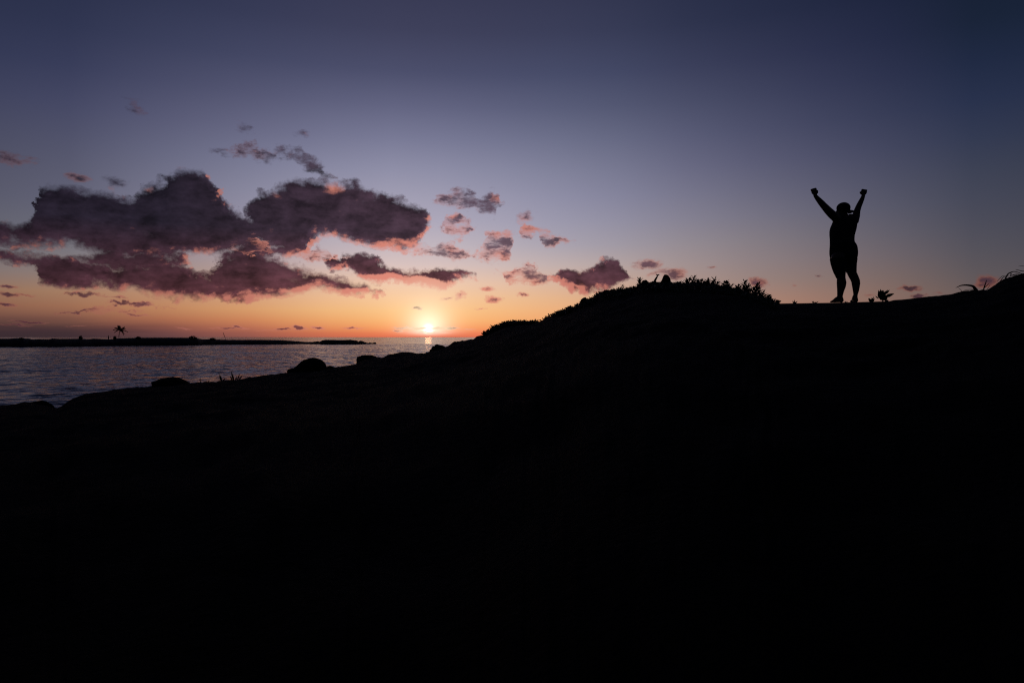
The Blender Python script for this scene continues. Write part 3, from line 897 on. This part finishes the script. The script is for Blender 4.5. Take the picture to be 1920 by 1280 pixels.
def ground_cover():
    rng = random.Random(77)
    V, F, SV, SF = [], [], [], []
    for k in range(1500):
        px = rng.uniform(906, 1458)
        if 1004 < px < 1040 and rng.random() < .9:
            continue
        back = rng.uniform(-.25, 2.2) ** 1.0 if rng.random() < .6 else rng.uniform(-.3, .4)
        b = on_ridge(px, 0, back)
        s = b.y / FPX
        hpx = rng.uniform(2.5, 6.5) * float(np.interp(px, [906, 930, 1000, 1045, 1150, 1300, 1440, 1458], [.7, 1.1, .7, .8, 1.0, 1.25, 1.0, .4]))
        b.z -= .02
        sprig(V, F, SV, SF, b, b + Vector((rng.uniform(-3, 3) * s, rng.uniform(-4, 4) * s, hpx * s)), rng, rng.randint(6, 9), 6.5 * s, 2.6 * s, .4 * s)
    n = len(V)
    me = mesh_of('ground_cover', V + SV, F + [tuple(i + n for i in f) for f in SF])
    me.materials.append(M_LEAF); me.materials.append(M_STEM)
    mi = [0] * len(F) + [1] * len(SF)
    me.polygons.foreach_set('material_index', mi)
    o = link('ground_cover', me)
    o['kind'] = 'stuff'
    o['label'] = 'low leafy ground cover carpeting the hill under the shrubs'
    o['category'] = 'ground cover'


ground_cover()


def club_sprig():
    b = on_ridge(1224, 0, .1)
    s = b.y / FPX
    root = thing('sprig', 'single sprig ending in a round leaf cluster, left of the largest crest rock', 'sprig', b)
    rng = random.Random(5)
    V, F = [], []
    tip = at(1233, 517, b.y) - b
    base = at(1222, 534, b.y) - b
    tube(V, F, [base, base.lerp(tip, .5) + Vector((.01, 0, 0)), tip], [2.6 * s, 2.2 * s, 1.2 * s], 6)
    link('stem', mesh_of('stem', V, F), M_STEM, root)
    for k in range(7):
        V, F = [], []
        a = k * 2.4
        d = Vector((math.cos(a) * .8 + .25, math.sin(a) * .8, .8))
        leaf(V, F, tip - d * .004, d, d.cross(Vector((0, 0, 1))), 5.2 * s, 4.2 * s, .2, .1)
        link('leaf', mesh_of('leaf', V, F), M_LEAF2, root)


club_sprig()

BLADE = [(0.0, .55), (0.3, 1.0), (0.6, .8), (0.85, .4), (1.0, .03)]


def leafy_plant(name, label, cat, base, leaves, mat, shape, stem=None, group=None):
    """leaves: (root dx, root dz, tip dx, tip dz, depth, width) in photo pixels from the base."""
    s = base.y / FPX
    root = thing(name, label, cat, base, group)
    for (x0, z0, x1, z1, dep, wd) in leaves:
        V, F = [], []
        p = Vector((x0 * s, 0, z0 * s)); q = Vector((x1 * s, dep * s, z1 * s))
        d = q - p
        side = d.cross(Vector((0.25, 1, 0.1)))
        leaf(V, F, p, d, side, d.length, wd * s, .3, .04, shape)
        n = len(V)
        link('leaf', mesh_of('leaf', V, F), mat, root)
    if stem:
        V, F = [], []
        for pts in stem:
            tube(V, F, [Vector((x * s, dy * s, z * s)) for x, z, dy in pts], [.7 * s] * (len(pts) - 1) + [.35 * s], 5)
        link('stems', mesh_of('stems', V, F), M_STEM, root)
    return root


LANCE = [(0.0, .12), (0.2, .72), (0.42, 1.0), (0.7, .66), (0.9, .22), (1.0, .02)]
b = on_ridge(1655)
b.z -= 1.0 * b.y / FPX
leafy_plant('broad_leaved_plant', 'broad leaved plant with a long pointed leaf, right of the standing person', 'plant', b, [
    (-6, 8, -9.5, 23, -3, 5), (-3, 12, -2.5, 25, 3, 4.5), (-5, 14, 3, 23, 4, 4.5), (4, 14, 14.5, 23.5, 2, 4), (3, 15, 8, 23.5, -4, 2.6), (3, 9, 21, 16.5, -2, 6.5),
    (2, 3, 11, 6, 4, 3.5), (-2, 5, -7, 15, 5, 6), (0, 7, 2, 19, -5, 7), (0, 2, 5, 15, 6, 7), (-3, 3, -5, 12, -6, 6), (2, 3, 6, 14, -6, 7), (-2, 12, 7, 21.5, 2, 2.4), (4, 1, 9, 4, -3, 3), (-4, 4, 0, 17, 0, 7), (1, 10, 5, 17, 3, 5), (-8, 6, -13, 12, 2, 2.4), (6, 2, 13, 3, 2, 2.6), (-3, 14, -5.5, 22, 4, 3), (6, 15, 11, 21, 5, 2.4), (-1, 14, 1, 22.5, -3, 2.6)],
    M_LEAF2, LANCE, [[(0, 0, 0), (-2, 8, 0), (-4, 15, 1)], [(0, 0, 0), (2, 8, 0), (4, 15, -1)], [(0, 0, 0), (3, 6, 0), (5, 10, 0)]])
b = on_ridge(1634)
b.z -= .6 * b.y / FPX
leafy_plant('small_leafy_plant', 'small leafy sprout between the person and the broad leaved plant', 'plant', b, [
    (-3, 0, -6.2, 8, 0, 2), (-2, 1, -3, 8, 3, 4), (0, 1, 2, 9, -3, 4), (2, 2, 4.5, 11, 1, 2.2), (0, 0, -1, 7, 4, 5), (1, 0, 3.5, 6.5, -4, 4), (-1, 0, -4, 5.5, -4, 4), (3, 1, 8, 9.5, 2, 1.0), (-2, 1, -5, 6.5, 2, 2), (1, 2, 1.5, 9, 2, 2.4)], M_LEAF2, LANCE)
for px, lab, lv in ((1489, 'tuft of short blades left of the standing person, nearer the hill', [(-1, 0, -3, 5.5, 0, 2), (0, 0, 1, 7.5, 1, 2.2), (2, 0, 6, 5, -1, 2), (1, 0, 3, 4, 2, 2)]),
                    (1527, 'tuft of short blades just left of the standing person', [(-2, 0, -5, 4.5, 0, 1.8), (0, 0, -2, 4.5, 1, 1.8), (2, 0, 8, 4.2, 0, 1.6), (1, 0, 3, 3, 2, 2)]),
                    (1586, 'tiny tuft of blades between the feet of the person', [(-1, 0, -2.5, 3.2, 0, 1.4), (0, 0, 0.5, 3.6, 1, 1.4), (1, 0, 3, 2.4, -1, 1.4)])):
    b = on_ridge(px)
    b.z -= .4 * b.y / FPX
    leafy_plant('grass_tuft', lab, 'grass tuft', b, lv, M_LEAF2, BLADE, group='tufts on the bare ledge')
for px, lab, lv in ((440, 'plant with the tallest pointed blades at the water edge, left of the domed boulder', [(-1, 0, -6.5, 18, 0, 4.5), (-4, 0, -9, 10, 1, 3), (5, 0, 10, 13.5, -1, 3), (7, 0, 15, 11.5, 1, 2.6), (2, 0, 3, 8, 2, 4)]),
                    (416, 'single curved blade pair left of the tallest pointed blades', [(0, 0, -4.5, 12.5, 0, 5), (2, 0, 6, 5, 2, 3)]),
                    (376, 'thin upright spike at the water edge right of the long low boulder', [(0, 0, -.5, 12, 0, 1.6), (2, 0, 5, 3, 1, 2)]),
                    (352, 'short bent leaf at the right end of the long low boulder', [(0, 0, 3.5, 7, 0, 3.2)]),
                    (390, 'small reddish leaf stub between the spike and the blade pair', [(0, 0, 2, 8, 1, 2.4), (-1, 0, -3, 5, 0, 2.4)])):
    b = on_ridge(px)
    b.z -= .8 * b.y / FPX
    leafy_plant('bladed_plant', lab, 'plant', b, lv, M_LEAF2, BLADE, group='blade leaved plants at the water edge')


# ------------------------------------------------------------------ driftwood on the right
def wood(name, label, cat, paths, Y):
    """paths: lists of (column, row, depth offset m, radius px); each is a branch of its own."""
    b = at(paths[0][0][0], paths[0][0][1], Y)
    root = thing(name, label, cat, b)
    for p in paths:
        pts = [at(x, y, Y + d) - b for x, y, d, r in p]
        # smooth the path
        sm, rr = [], []
        for i in range(len(pts) - 1):
            for t in (0, .33, .66):
                p0, p1, p2, p3 = pts[max(i - 1, 0)], pts[i], pts[i + 1], pts[min(i + 2, len(pts) - 1)]
                sm.append(.5 * ((2 * p1) + (p2 - p0) * t + (2 * p0 - 5 * p1 + 4 * p2 - p3) * t * t + (3 * p1 - p0 - 3 * p2 + p3) * t**3))
                rr.append((p[i][3] * (1 - t) + p[i + 1][3] * t) * Y / FPX)
        sm.append(pts[-1]); rr.append(p[-1][3] * Y / FPX)
        V, F = [], []
        tube(V, F, sm, rr, 7)
        link('branch', mesh_of('branch', V, F), M_WOOD, root, smooth=True)
    return root


wood('driftwood', 'arched dead branch reaching left off the slope at the right', 'driftwood', [
    [(1832, 546, 0, 3.2), (1828, 541, 0, 2.8), (1824, 536.5, 0, 2.1), (1812, 534.4, .05, 1.5), (1802, 535.2, .1, 1.1), (1797, 537.2, .1, .8), (1792, 539.5, .15, .25)],
    [(1827, 543, 0, .8), (1818, 542.6, -.1, .5), (1808, 544, -.1, .3)],
    [(1805, 548, -.1, .45), (1801, 543, -.12, .4), (1797, 540, -.12, .25)]], 11.15)
wood('branch_stub', 'short forked stub standing between the arched branch and the tangle', 'branch', [
    [(1844, 543, 0, 1.4), (1846, 537, 0, 1.1), (1848, 531, 0, .9), (1850, 525, .05, .4)],
    [(1845, 540, 0, .8), (1851, 535, .1, .6), (1855, 530, .1, .3)], [(1850, 543, .1, .6), (1854, 538, .1, .4), (1856, 534, .1, .2)]], 11.05)
wood('branch_tangle', 'tangle of bare bent branches on the mound at the right edge', 'branches', [
    [(1884, 524, 0, 1.4), (1889, 515, 0, 1.2), (1893, 511.5, 0, 1.0), (1901, 509, .1, .8), (1910, 511, .1, .7), (1922, 516, .2, .7)],
    [(1894, 518, .1, .9), (1896, 513, .1, .8), (1893, 510.5, .1, .5)],
    [(1896, 517, -.1, 1.0), (1904, 514.5, -.1, .8), (1912, 515, -.1, .8), (1926, 523, -.1, .8)],
    [(1904, 505.2, .2, .4), (1910, 506.6, .2, .6), (1918, 508.5, .2, .8), (1934, 509, .2, 1.0), (1950, 520, .2, 1.4)],
    [(1910, 498.8, .3, .3), (1920, 499, .3, .45), (1936, 502, .3, .6), (1955, 520, .3, 1.0)],
    [(1874, 530, .1, .8), (1880, 521, .1, .7), (1886, 517.5, .1, .5), (1892, 518, .1, .3)],
    [(1870, 527, .2, .5), (1878, 518.5, .2, .5), (1884, 516.8, .2, .3)],
    [(1898, 522, .1, 1.0), (1908, 517, .1, .8), (1918, 513, .1, .6), (1930, 512, .1, .5)]], 10.75)


# ------------------------------------------------------------------ things on the spit
def spit_point(px, py, Y=305.0):
    return at(px, py, Y)


def palm():
    Y = 312.0
    s = Y / FPX
    b = at(222.8, 634.6, Y)
    root = thing('palm_tree', 'lone palm tree on the far spit', 'palm tree', b)
    V, F = [], []
    crown = at(225, 617.5, Y) - b
    pts = [Vector((0, 0, -.6)), Vector((.1 * s, 0, 4 * s)), Vector((.9 * s, 0, 10 * s)), crown]
    tube(V, F, pts, [.75 * s, .62 * s, .52 * s, .5 * s], 8)
    link('trunk', mesh_of('trunk', V, F), M_STEM, root, smooth=True)
    rng = random.Random(3)
    # tip of each frond in pixels from the crown: dx, dz, depth
    tips = [(-5, 8.0, 2), (-11.5, -1, -3), (-11, -4.8, 3), (-8, -6, -5), (1.5, 7, -4), (7, 5, 3), (11, 1.0, -2), (14, -5, 2), (8.5, -10.5, -3), (6, -8.5, 4), (-6, 3, -7), (4, 4, 8), (-3, -4, 9), (10, -3, -7)]
    for k, (dx, dz, dy) in enumerate(tips):
        tip = Vector((dx * s, dy * s, dz * s))
        L = tip.length
        mid = tip * .5 + Vector((0, 0, 2.6 * s if dz < 4 else .6 * s))
        q = [crown + (mid * (2 * t * (1 - t)) + tip * t * t) for t in np.linspace(0, 1, 9)]
        V, F = [], []
        tube(V, F, q, list(np.linspace(.35 * s, .08 * s, 9)), 4)
        for i in range(1, 9):
            d = (q[i] - q[i - 1]).normalized()
            sd = d.cross(Vector((0, 0, 1)))
            sd = sd.normalized() if sd.length > .05 else Vector((1, 0, 0))
            for sg in (-1, 1):
                for off in (0, .5):
                    p = q[i - 1].lerp(q[i], off)
                    ll = (1 - abs(i / 9 - .4) * 1.1) * 3.4 * s * rng.uniform(.8, 1.15)
                    dd = d * .75 + sd * sg * .75 + Vector((0, 0, -.55))
                    leaf(V, F, p, dd, d.cross(dd), ll, 1.15 * s, .1, .1, BLADE)
        link('frond', mesh_of('frond', V, F), M_PALM, root)


palm()


def spit_shrub(label, px0, px1, ytop, Y, seed, ybase=636.0):
    rng = random.Random(seed)
    s = Y / FPX
    b = at((px0 + px1) / 2, ybase, Y)
    root = thing('shrub', label, 'shrub', b, 'dark shrubs on the far spit')
    V, F, SV, SF = [], [], [], []
    w = (px1 - px0) / 2; h = ybase - ytop
    for k in range(70):
        f = rng.uniform(-1, 1)
        hh = h * math.sqrt(max(0, 1 - f * f)) * rng.uniform(.55, 1.0)
        sprig(V, F, SV, SF, (f * w * .5 * s, rng.uniform(-1, 1) * s, -.3), (f * w * s, rng.uniform(-2, 2) * s, max(hh, .8) * s), rng, 7, 1.5 * s, .8 * s, .2 * s)
    link('stems', mesh_of('stems', SV, SF), M_STEM, root)
    fo = link('foliage', mesh_of('foliage', V, F), M_LEAF, root)
    fo['kind'] = 'stuff'


spit_shrub('small topknot shrub alone on the far spit, left of the palm', 148.5, 154, 629.3, 308, 1)
spit_shrub('low shrub on the far spit, just right of the palm', 254, 264, 630.8, 314, 2)
spit_shrub('largest rounded shrub on the far spit, right of the palm', 353, 369, 629.4, 330, 3)
spit_shrub('flat low shrub on the far spit next to the leaning pole', 393, 404, 633.6, 345, 4, 637)
spit_shrub('narrow bushy stump shape on the far spit touching the palm on its left', 213, 217.6, 629.8, 310, 5, 636.5)
spit_shrub('flat low shrub at the far left end of the spit', 36, 44, 633.2, 300, 6, 636)


def post(name, label, cat, p0, p1, Y, r0, r1):
    s = Y / FPX
    b = at(p0[0], p0[1], Y)
    V, F = [], []
    t = at(p1[0], p1[1], Y) - b
    tube(V, F, [Vector((0, 0, 0)) - t * .15, t * .35 + Vector((.1 * r0 * s, 0, 0)), t * .8, t], [r0 * s, r0 * .9 * s, r1 * 1.2 * s, r1 * s], 7)
    o = link(name, mesh_of(name, V, F), M_WOOD, None, smooth=True)
    o.location = b
    return tag(o, label, cat)


post('post', 'narrow upright post on the far spit, second shape left of the palm', 'post', (203.2, 636.8), (203.2, 628.6), 310, 1.25, .5)
post('leaning_pole', 'thin leaning pole on the far spit, far right of the palm', 'pole', (423, 636), (418.4, 623.4), 345, .5, .38)


# ------------------------------------------------------------------ the person
PX = 1590.0; PY = 567.2; PD = 12.05
S = PD / FPX                                        # metres per pixel at the person


def pp(x, y, d=0.0):
    return at(x, y, PD + d) - at(PX, PY, PD)


class Blob:
    """Closed shapes that are grown together into one skin by a voxel remesh."""
    def __init__(self):
        self.V, self.F = [], []

    def ball(self, c, r, M=None, seg=20, rings=12):
        b0 = len(self.V)
        rx = r if hasattr(r, '__len__') else (r, r, r)
        for i in range(rings + 1):
            th = math.pi * i / rings
            for k in range(seg):
                ph = 2 * math.pi * k / seg
                v = Vector((rx[0] * math.sin(th) * math.cos(ph), rx[1] * math.sin(th) * math.sin(ph), rx[2] * math.cos(th)))
                if M:
                    v = M @ v
                self.V.append(Vector(c) + v)
        for i in range(rings):
            for k in range(seg):
                k2 = (k + 1) % seg
                a = (b0 + i * seg + k, b0 + (i + 1) * seg + k, b0 + (i + 1) * seg + k2, b0 + i * seg + k2)
                if i == 0:
                    self.F.append(a[:3] if False else (a[0], a[1], a[2]))
                elif i == rings - 1:
                    self.F.append((a[0], a[1], a[3]))
                else:
                    self.F.append(a)

    def limb(self, nodes, grow=0.0, step=0.35, flat_end=False):
        """nodes: (point, radius); a chain of overlapping balls, so that it tapers smoothly."""
        for (p0, r0), (p1, r1) in zip(nodes[:-1], nodes[1:]):
            L = (p1 - p0).length
            n = max(2, int(L / (min(r0, r1) * step)) + 1)
            for i in range(n + 1):
                t = i / n
                self.ball(p0.lerp(p1, t), r0 + (r1 - r0) * t + grow, None, 14, 9)

    def tube(self, nodes, seg=24):
        """Closed tube with flat ends; nodes: (point, rx, ry)."""
        b0 = len(self.V)
        for p, rx, ry in nodes:
            for k in range(seg):
                t = 2 * math.pi * k / seg
                self.V.append(Vector((p.x + rx * math.cos(t), p.y + ry * math.sin(t), p.z)))
        n = len(nodes)
        for i in range(n - 1):
            for k in range(seg):
                k2 = (k + 1) % seg
                self.F.append((b0 + i * seg + k, b0 + i * seg + k2, b0 + (i + 1) * seg + k2, b0 + (i + 1) * seg + k))
        self.F.append(tuple(b0 + k for k in range(seg))[::-1])
        self.F.append(tuple(b0 + (n - 1) * seg + k for k in range(seg)))

    def build(self, name, mat, parent, voxel=0.008, smooth=4):
        me = mesh_of(name, self.V, self.F)
        tmp = bpy.data.objects.new(name + '_raw', me)
        C.objects.link(tmp)
        m = tmp.modifiers.new('r', 'REMESH'); m.mode = 'VOXEL'; m.voxel_size = voxel; m.use_smooth_shade = True
        m2 = tmp.modifiers.new('s', 'SMOOTH'); m2.factor = 0.5; m2.iterations = smooth
        dg = bpy.context.evaluated_depsgraph_get()
        out = bpy.data.meshes.new_from_object(tmp.evaluated_get(dg))
        bpy.data.objects.remove(tmp)
        bpy.data.meshes.remove(me)
        out.name = name
        out.materials.clear()
        return link(name, out, mat, parent, smooth=True)


FWD = Vector((-.78, .62, 0)).normalized()           # the way he faces: towards the sun, away from us
LEFT = Vector((-.62, -.78, 0)).normalized()


def fist(B, wrist, up, front, side, sg):
    """Closed hand: palm, four unequal bent fingers and a thumb folded across them."""
    up = up.normalized()
    side = (side - up * side.dot(up)).normalized()
    front = side.cross(up).normalized() * (1 if side.cross(up).dot(front) > 0 else -1)
    M = Matrix((side, front, up)).transposed()
    g = 1.08                                        # a big hand
    B.limb([(wrist, .029), (wrist + up * .035, .034)])
    B.ball(wrist + up * .062 * g, (.046 * g, .028 * g, .048 * g), M)
    for i, ln in enumerate((.92, 1.0, .95, .80)):
        o = side * ((i - 1.5) * .0215 * g)
        k = wrist + up * ((.098 + .006 * ln) * g) + o
        a = k + front * (.034 * ln * g) + up * .006
        e = a - up * (.026 * ln * g) + front * .004
        f = e - front * (.020 * ln * g) - up * .004
        B.limb([(wrist + up * .06 * g + o, .012 * g), (k, .0125 * g), (a, .0115 * g), (e, .0105 * g), (f, .0098 * g)])
    t0 = wrist + (up * .032 + side * (.036 * sg)) * g
    t1 = wrist + (up * .060 + side * (.050 * sg) + front * .022) * g
    t2 = wrist + (up * .078 + side * (.030 * sg) + front * .046) * g
    t3 = wrist + (up * .080 + side * (.006 * sg) + front * .050) * g
    B.limb([(t0, .016 * g), (t1, .0145 * g), (t2, .0120 * g), (t3, .0105 * g)])


def build_person():
    root = thing('person', 'person in a backward cap and knee length shorts standing with both fists raised', 'person', at(PX, PY, PD))
    B = Blob()
    # torso: left and right edge of the figure at each height
    rows = [(406, 1570, 1600), (410, 1565, 1605.5), (415, 1561.5, 1608), (421, 1559, 1607), (428, 1556.2, 1606), (435, 1555.2, 1604.3), (442, 1555.4, 1602.3), (450, 1556, 1601.8), (454, 1556, 1602.3),
            (459, 1556, 1605.6), (465, 1555.6, 1607.6), (474, 1555.3, 1608.4), (482, 1556.2, 1607.6), (488, 1560, 1603.5), (493, 1566, 1598)]

    def section(a, b, grow, sh=0.0):
        out = []
        for y in np.arange(a, b + .01, 2.0):
            xl = float(pchip([r[0] for r in rows], [r[1] for r in rows], [y])[0]); xr = float(pchip([r[0] for r in rows], [r[2] for r in rows], [y])[0])
            rx = (xr - xl) / 2 * S + grow
            ry = min(rx * .84, .20) * float(np.interp(y, [466, 480, 492], [1, .85, .5]))
            out.append((pp((xl + xr) / 2, y), math.sqrt(rx * rx - (.49 * ry) ** 2), ry))   # seen from 26 degrees off its axis
        return out[::-1]
    B.tube(section(406, 492, -.010), 32)
    B.limb([(pp(1568, 412, -.09), .066), (pp(1584, 409, 0), .07), (pp(1602, 412, .09), .066)])
    # neck and head
    B.limb([(pp(1584, 412, 0), .078), (pp(1582, 401, 0), .062)])
    hc = pp(1581, 393, 0)
    Mh = Matrix((LEFT, -FWD, Vector((0, 0, 1)))).transposed()
    B.ball(hc + Vector((0, 0, .012)), (.078, .098, .098), Mh)
    B.ball(hc + FWD * .028 + Vector((0, 0, -.055)), (.062, .070, .068), Mh)          # jaw
    B.ball(hc + FWD * .082 + Vector((0, 0, -.098)), (.026, .022, .018), Mh)         # chin
    B.limb([(hc + FWD * .098 + Vector((0, 0, .0)), .010), (hc + FWD * .116 + Vector((0, 0, -.036)), .014)], step=.5)   # nose
    B.limb([(hc + FWD * .090 + LEFT * .05 + Vector((0, 0, .018)), .012), (hc + FWD * .100 + Vector((0, 0, .016)), .012), (hc + FWD * .090 - LEFT * .05 + Vector((0, 0, .018)), .012)])
    B.limb([(hc + FWD * .092 + LEFT * .022 + Vector((0, 0, -.066)), .009), (hc + FWD * .100 + Vector((0, 0, -.066)), .010), (hc + FWD * .092 - LEFT * .022 + Vector((0, 0, -.066)), .009)])
    for sg in (-1, 1):
        B.ball(hc + LEFT * (.080 * sg) - FWD * .004 + Vector((0, 0, -.022)), (.012, .020, .032), Mh)
    # arms
    la = [(pp(1568.5, 409, -.10), .078), (pp(1560.5, 402.5, -.14), .073), (pp(1553, 395, -.17), .067), (pp(1545.5, 386.8, -.19), .058), (pp(1540.5, 381, -.20), .053), (pp(1533.5, 373, -.21), .042), (pp(1528.6, 367, -.22), .031)]
    ra = [(pp(1602.5, 414, .08), .070), (pp(1605, 405, .11), .066), (pp(1606.8, 396, .13), .056), (pp(1610, 387, .15), .049), (pp(1613.5, 379.5, .16), .044), (pp(1616.8, 372.5, .17), .037), (pp(1618.6, 367.5, .18), .032)]
    B.limb(la); B.limb(ra)
    fist(B, pp(1528.6, 366.6, -.22), pp(1525.5, 354, -.23) - pp(1528.6, 366.6, -.22), FWD, Vector((.95, -.25, .1)), 1)
    fist(B, pp(1618.6, 367.2, .18), pp(1621.0, 355, .19) - pp(1618.6, 367.2, .18), FWD, Vector((.95, -.25, -.1)), -1)
    # legs
    def leg(edges, dep):
        return [(pp((xl + xr) / 2, y, dep), (xr - xl) / 2 * S * .92) for y, xl, xr in edges]
    ll = leg([(484, 1558, 1584), (500, 1562, 1584), (512, 1566.5, 1584.5), (521, 1569, 1585.3), (530, 1568.7, 1587), (536, 1569, 1586), (543, 1569.5, 1583.4), (550, 1569.5, 1581.3), (556, 1569.5, 1580)], -.11)
    rl = leg([(484, 1584, 1606), (500, 1586, 1604.5), (511, 1588, 1605.8), (515.5, 1590.3, 1608), (521, 1593.5, 1610.5), (527, 1596, 1612.7), (531, 1596.6, 1613), (538, 1597.8, 1612), (545, 1599, 1610.6), (551, 1599.8, 1608.6), (556, 1599.5, 1608)], .12)
    B.limb(ll); B.limb(rl)

    def foot(ank, heel, ball, toe):
        B.limb([(ank, .044), (heel, .040)])
        B.limb([(ank, .042), (ank.lerp(ball, .5) + Vector((0, 0, .012)), .034), (ball, .026)])
        B.limb([(heel, .036), (ball, .026)])
        d = (toe - ball)
        sd = Vector((-d.y, d.x, 0)).normalized()
        for i, (o, ln) in enumerate(((-.030, 1.0), (-.012, .96), (.003, .88), (.017, .78), (.030, .64))):
            B.limb([(ball + sd * o * .9, .018 if i else .021), (ball + d * ln + sd * o, .0105 if i else .014)])
    foot(pp(1575.5, 558, -.12), pp(1577.5, 563, -.135), pp(1562.5, 564.6, -.05), pp(1556.6, 565.9, -.01))
    foot(pp(1603, 557, .12), pp(1604.6, 563, .10), pp(1599, 564.3, .25), pp(1596.5, 565.9, .30))
    B.build('body', M_SKIN, root, 0.0075, 3)
    # tank top
    T_ = Blob()
    T_.tube(section(409, 459, .005), 32)
    T_.limb([(pp(1571, 413, -.08), .074), (pp(1576, 408.5, -.05), .072)])
    T_.limb([(pp(1600, 413, .08), .072), (pp(1595, 408.5, .05), .072)])
    T_.build('tank_top', M_SHIRT, root, 0.009, 3)
    # shorts
    H = Blob()
    H.tube(section(456, 492, .006), 32)
    def trouser(edges, dep):
        out = []
        for y, xl, xr in edges:
            r_ = (xr - xl) / 2 * S + .003
            out.append((pp((xl + xr) / 2, y, dep), r_ * .90, r_ * .90))
        return out
    H.tube(trouser([(521.8, 1568.2, 1585), (516, 1565.7, 1585.2), (511, 1563, 1585.4), (505, 1560.7, 1585.5), (494.7, 1557.5, 1586), (484, 1555.6, 1587)], -.10))
    H.tube(trouser([(511.5, 1586.5, 1606.2), (503, 1584.6, 1606.1), (494, 1583, 1606.6), (484, 1581, 1608)], .10))
    H.build('shorts', M_SHORT, root, 0.009, 3)
    # cap worn backwards: crown and bill
    K = Blob()
    K.ball(hc + Vector((0, 0, .030)) - FWD * .004, (.106, .116, .098), Mh)
    cap = K.build('cap', M_CAP, root, 0.008, 3)
    V, F = [], []
    back = -FWD
    n = 12
    for z0 in (0.0, -.007):
        for j in range(5):
            f = j / 4
            for i in range(n + 1):
                a = (i / n * 2 - 1) * 1.15
                rr = .104 + .088 * f * math.cos(a * .95) ** .7
                p = hc + back * (math.cos(a) * rr) + LEFT * (math.sin(a) * .098) + Vector((0, 0, -.012 + z0 - .030 * f - .030 * (math.sin(a) ** 2) * f))
                V.append(p)
    m = n + 1
    for j in range(4):
        for i in range(n):
            a = j * m + i
            F.append((a, a + 1, a + m + 1, a + m))
            b_ = 5 * m + a
            F.append((b_ + m, b_ + m + 1, b_ + 1, b_))
    for i in range(n):
        F.append((4 * m + i, 4 * m + i + 1, 9 * m + i + 1, 9 * m + i))
        F.append((i + 1, i, 5 * m + i, 5 * m + i + 1))
    for j in range(4):
        F.append((j * m, (j + 1) * m, 5 * m + (j + 1) * m, 5 * m + j * m))
        F.append((j * m + n, 5 * m + j * m + n, 5 * m + (j + 1) * m + n, (j + 1) * m + n))
    link('bill', mesh_of('bill', V, F), M_CAP, cap)
    # short hair showing under the cap
    Hr = Blob()
    Hr.ball(hc + back * .026 + Vector((0, 0, -.028)), (.078, .078, .050), Mh)
    Hr.build('hair', M_HAIR, root, 0.008, 2)


build_person()
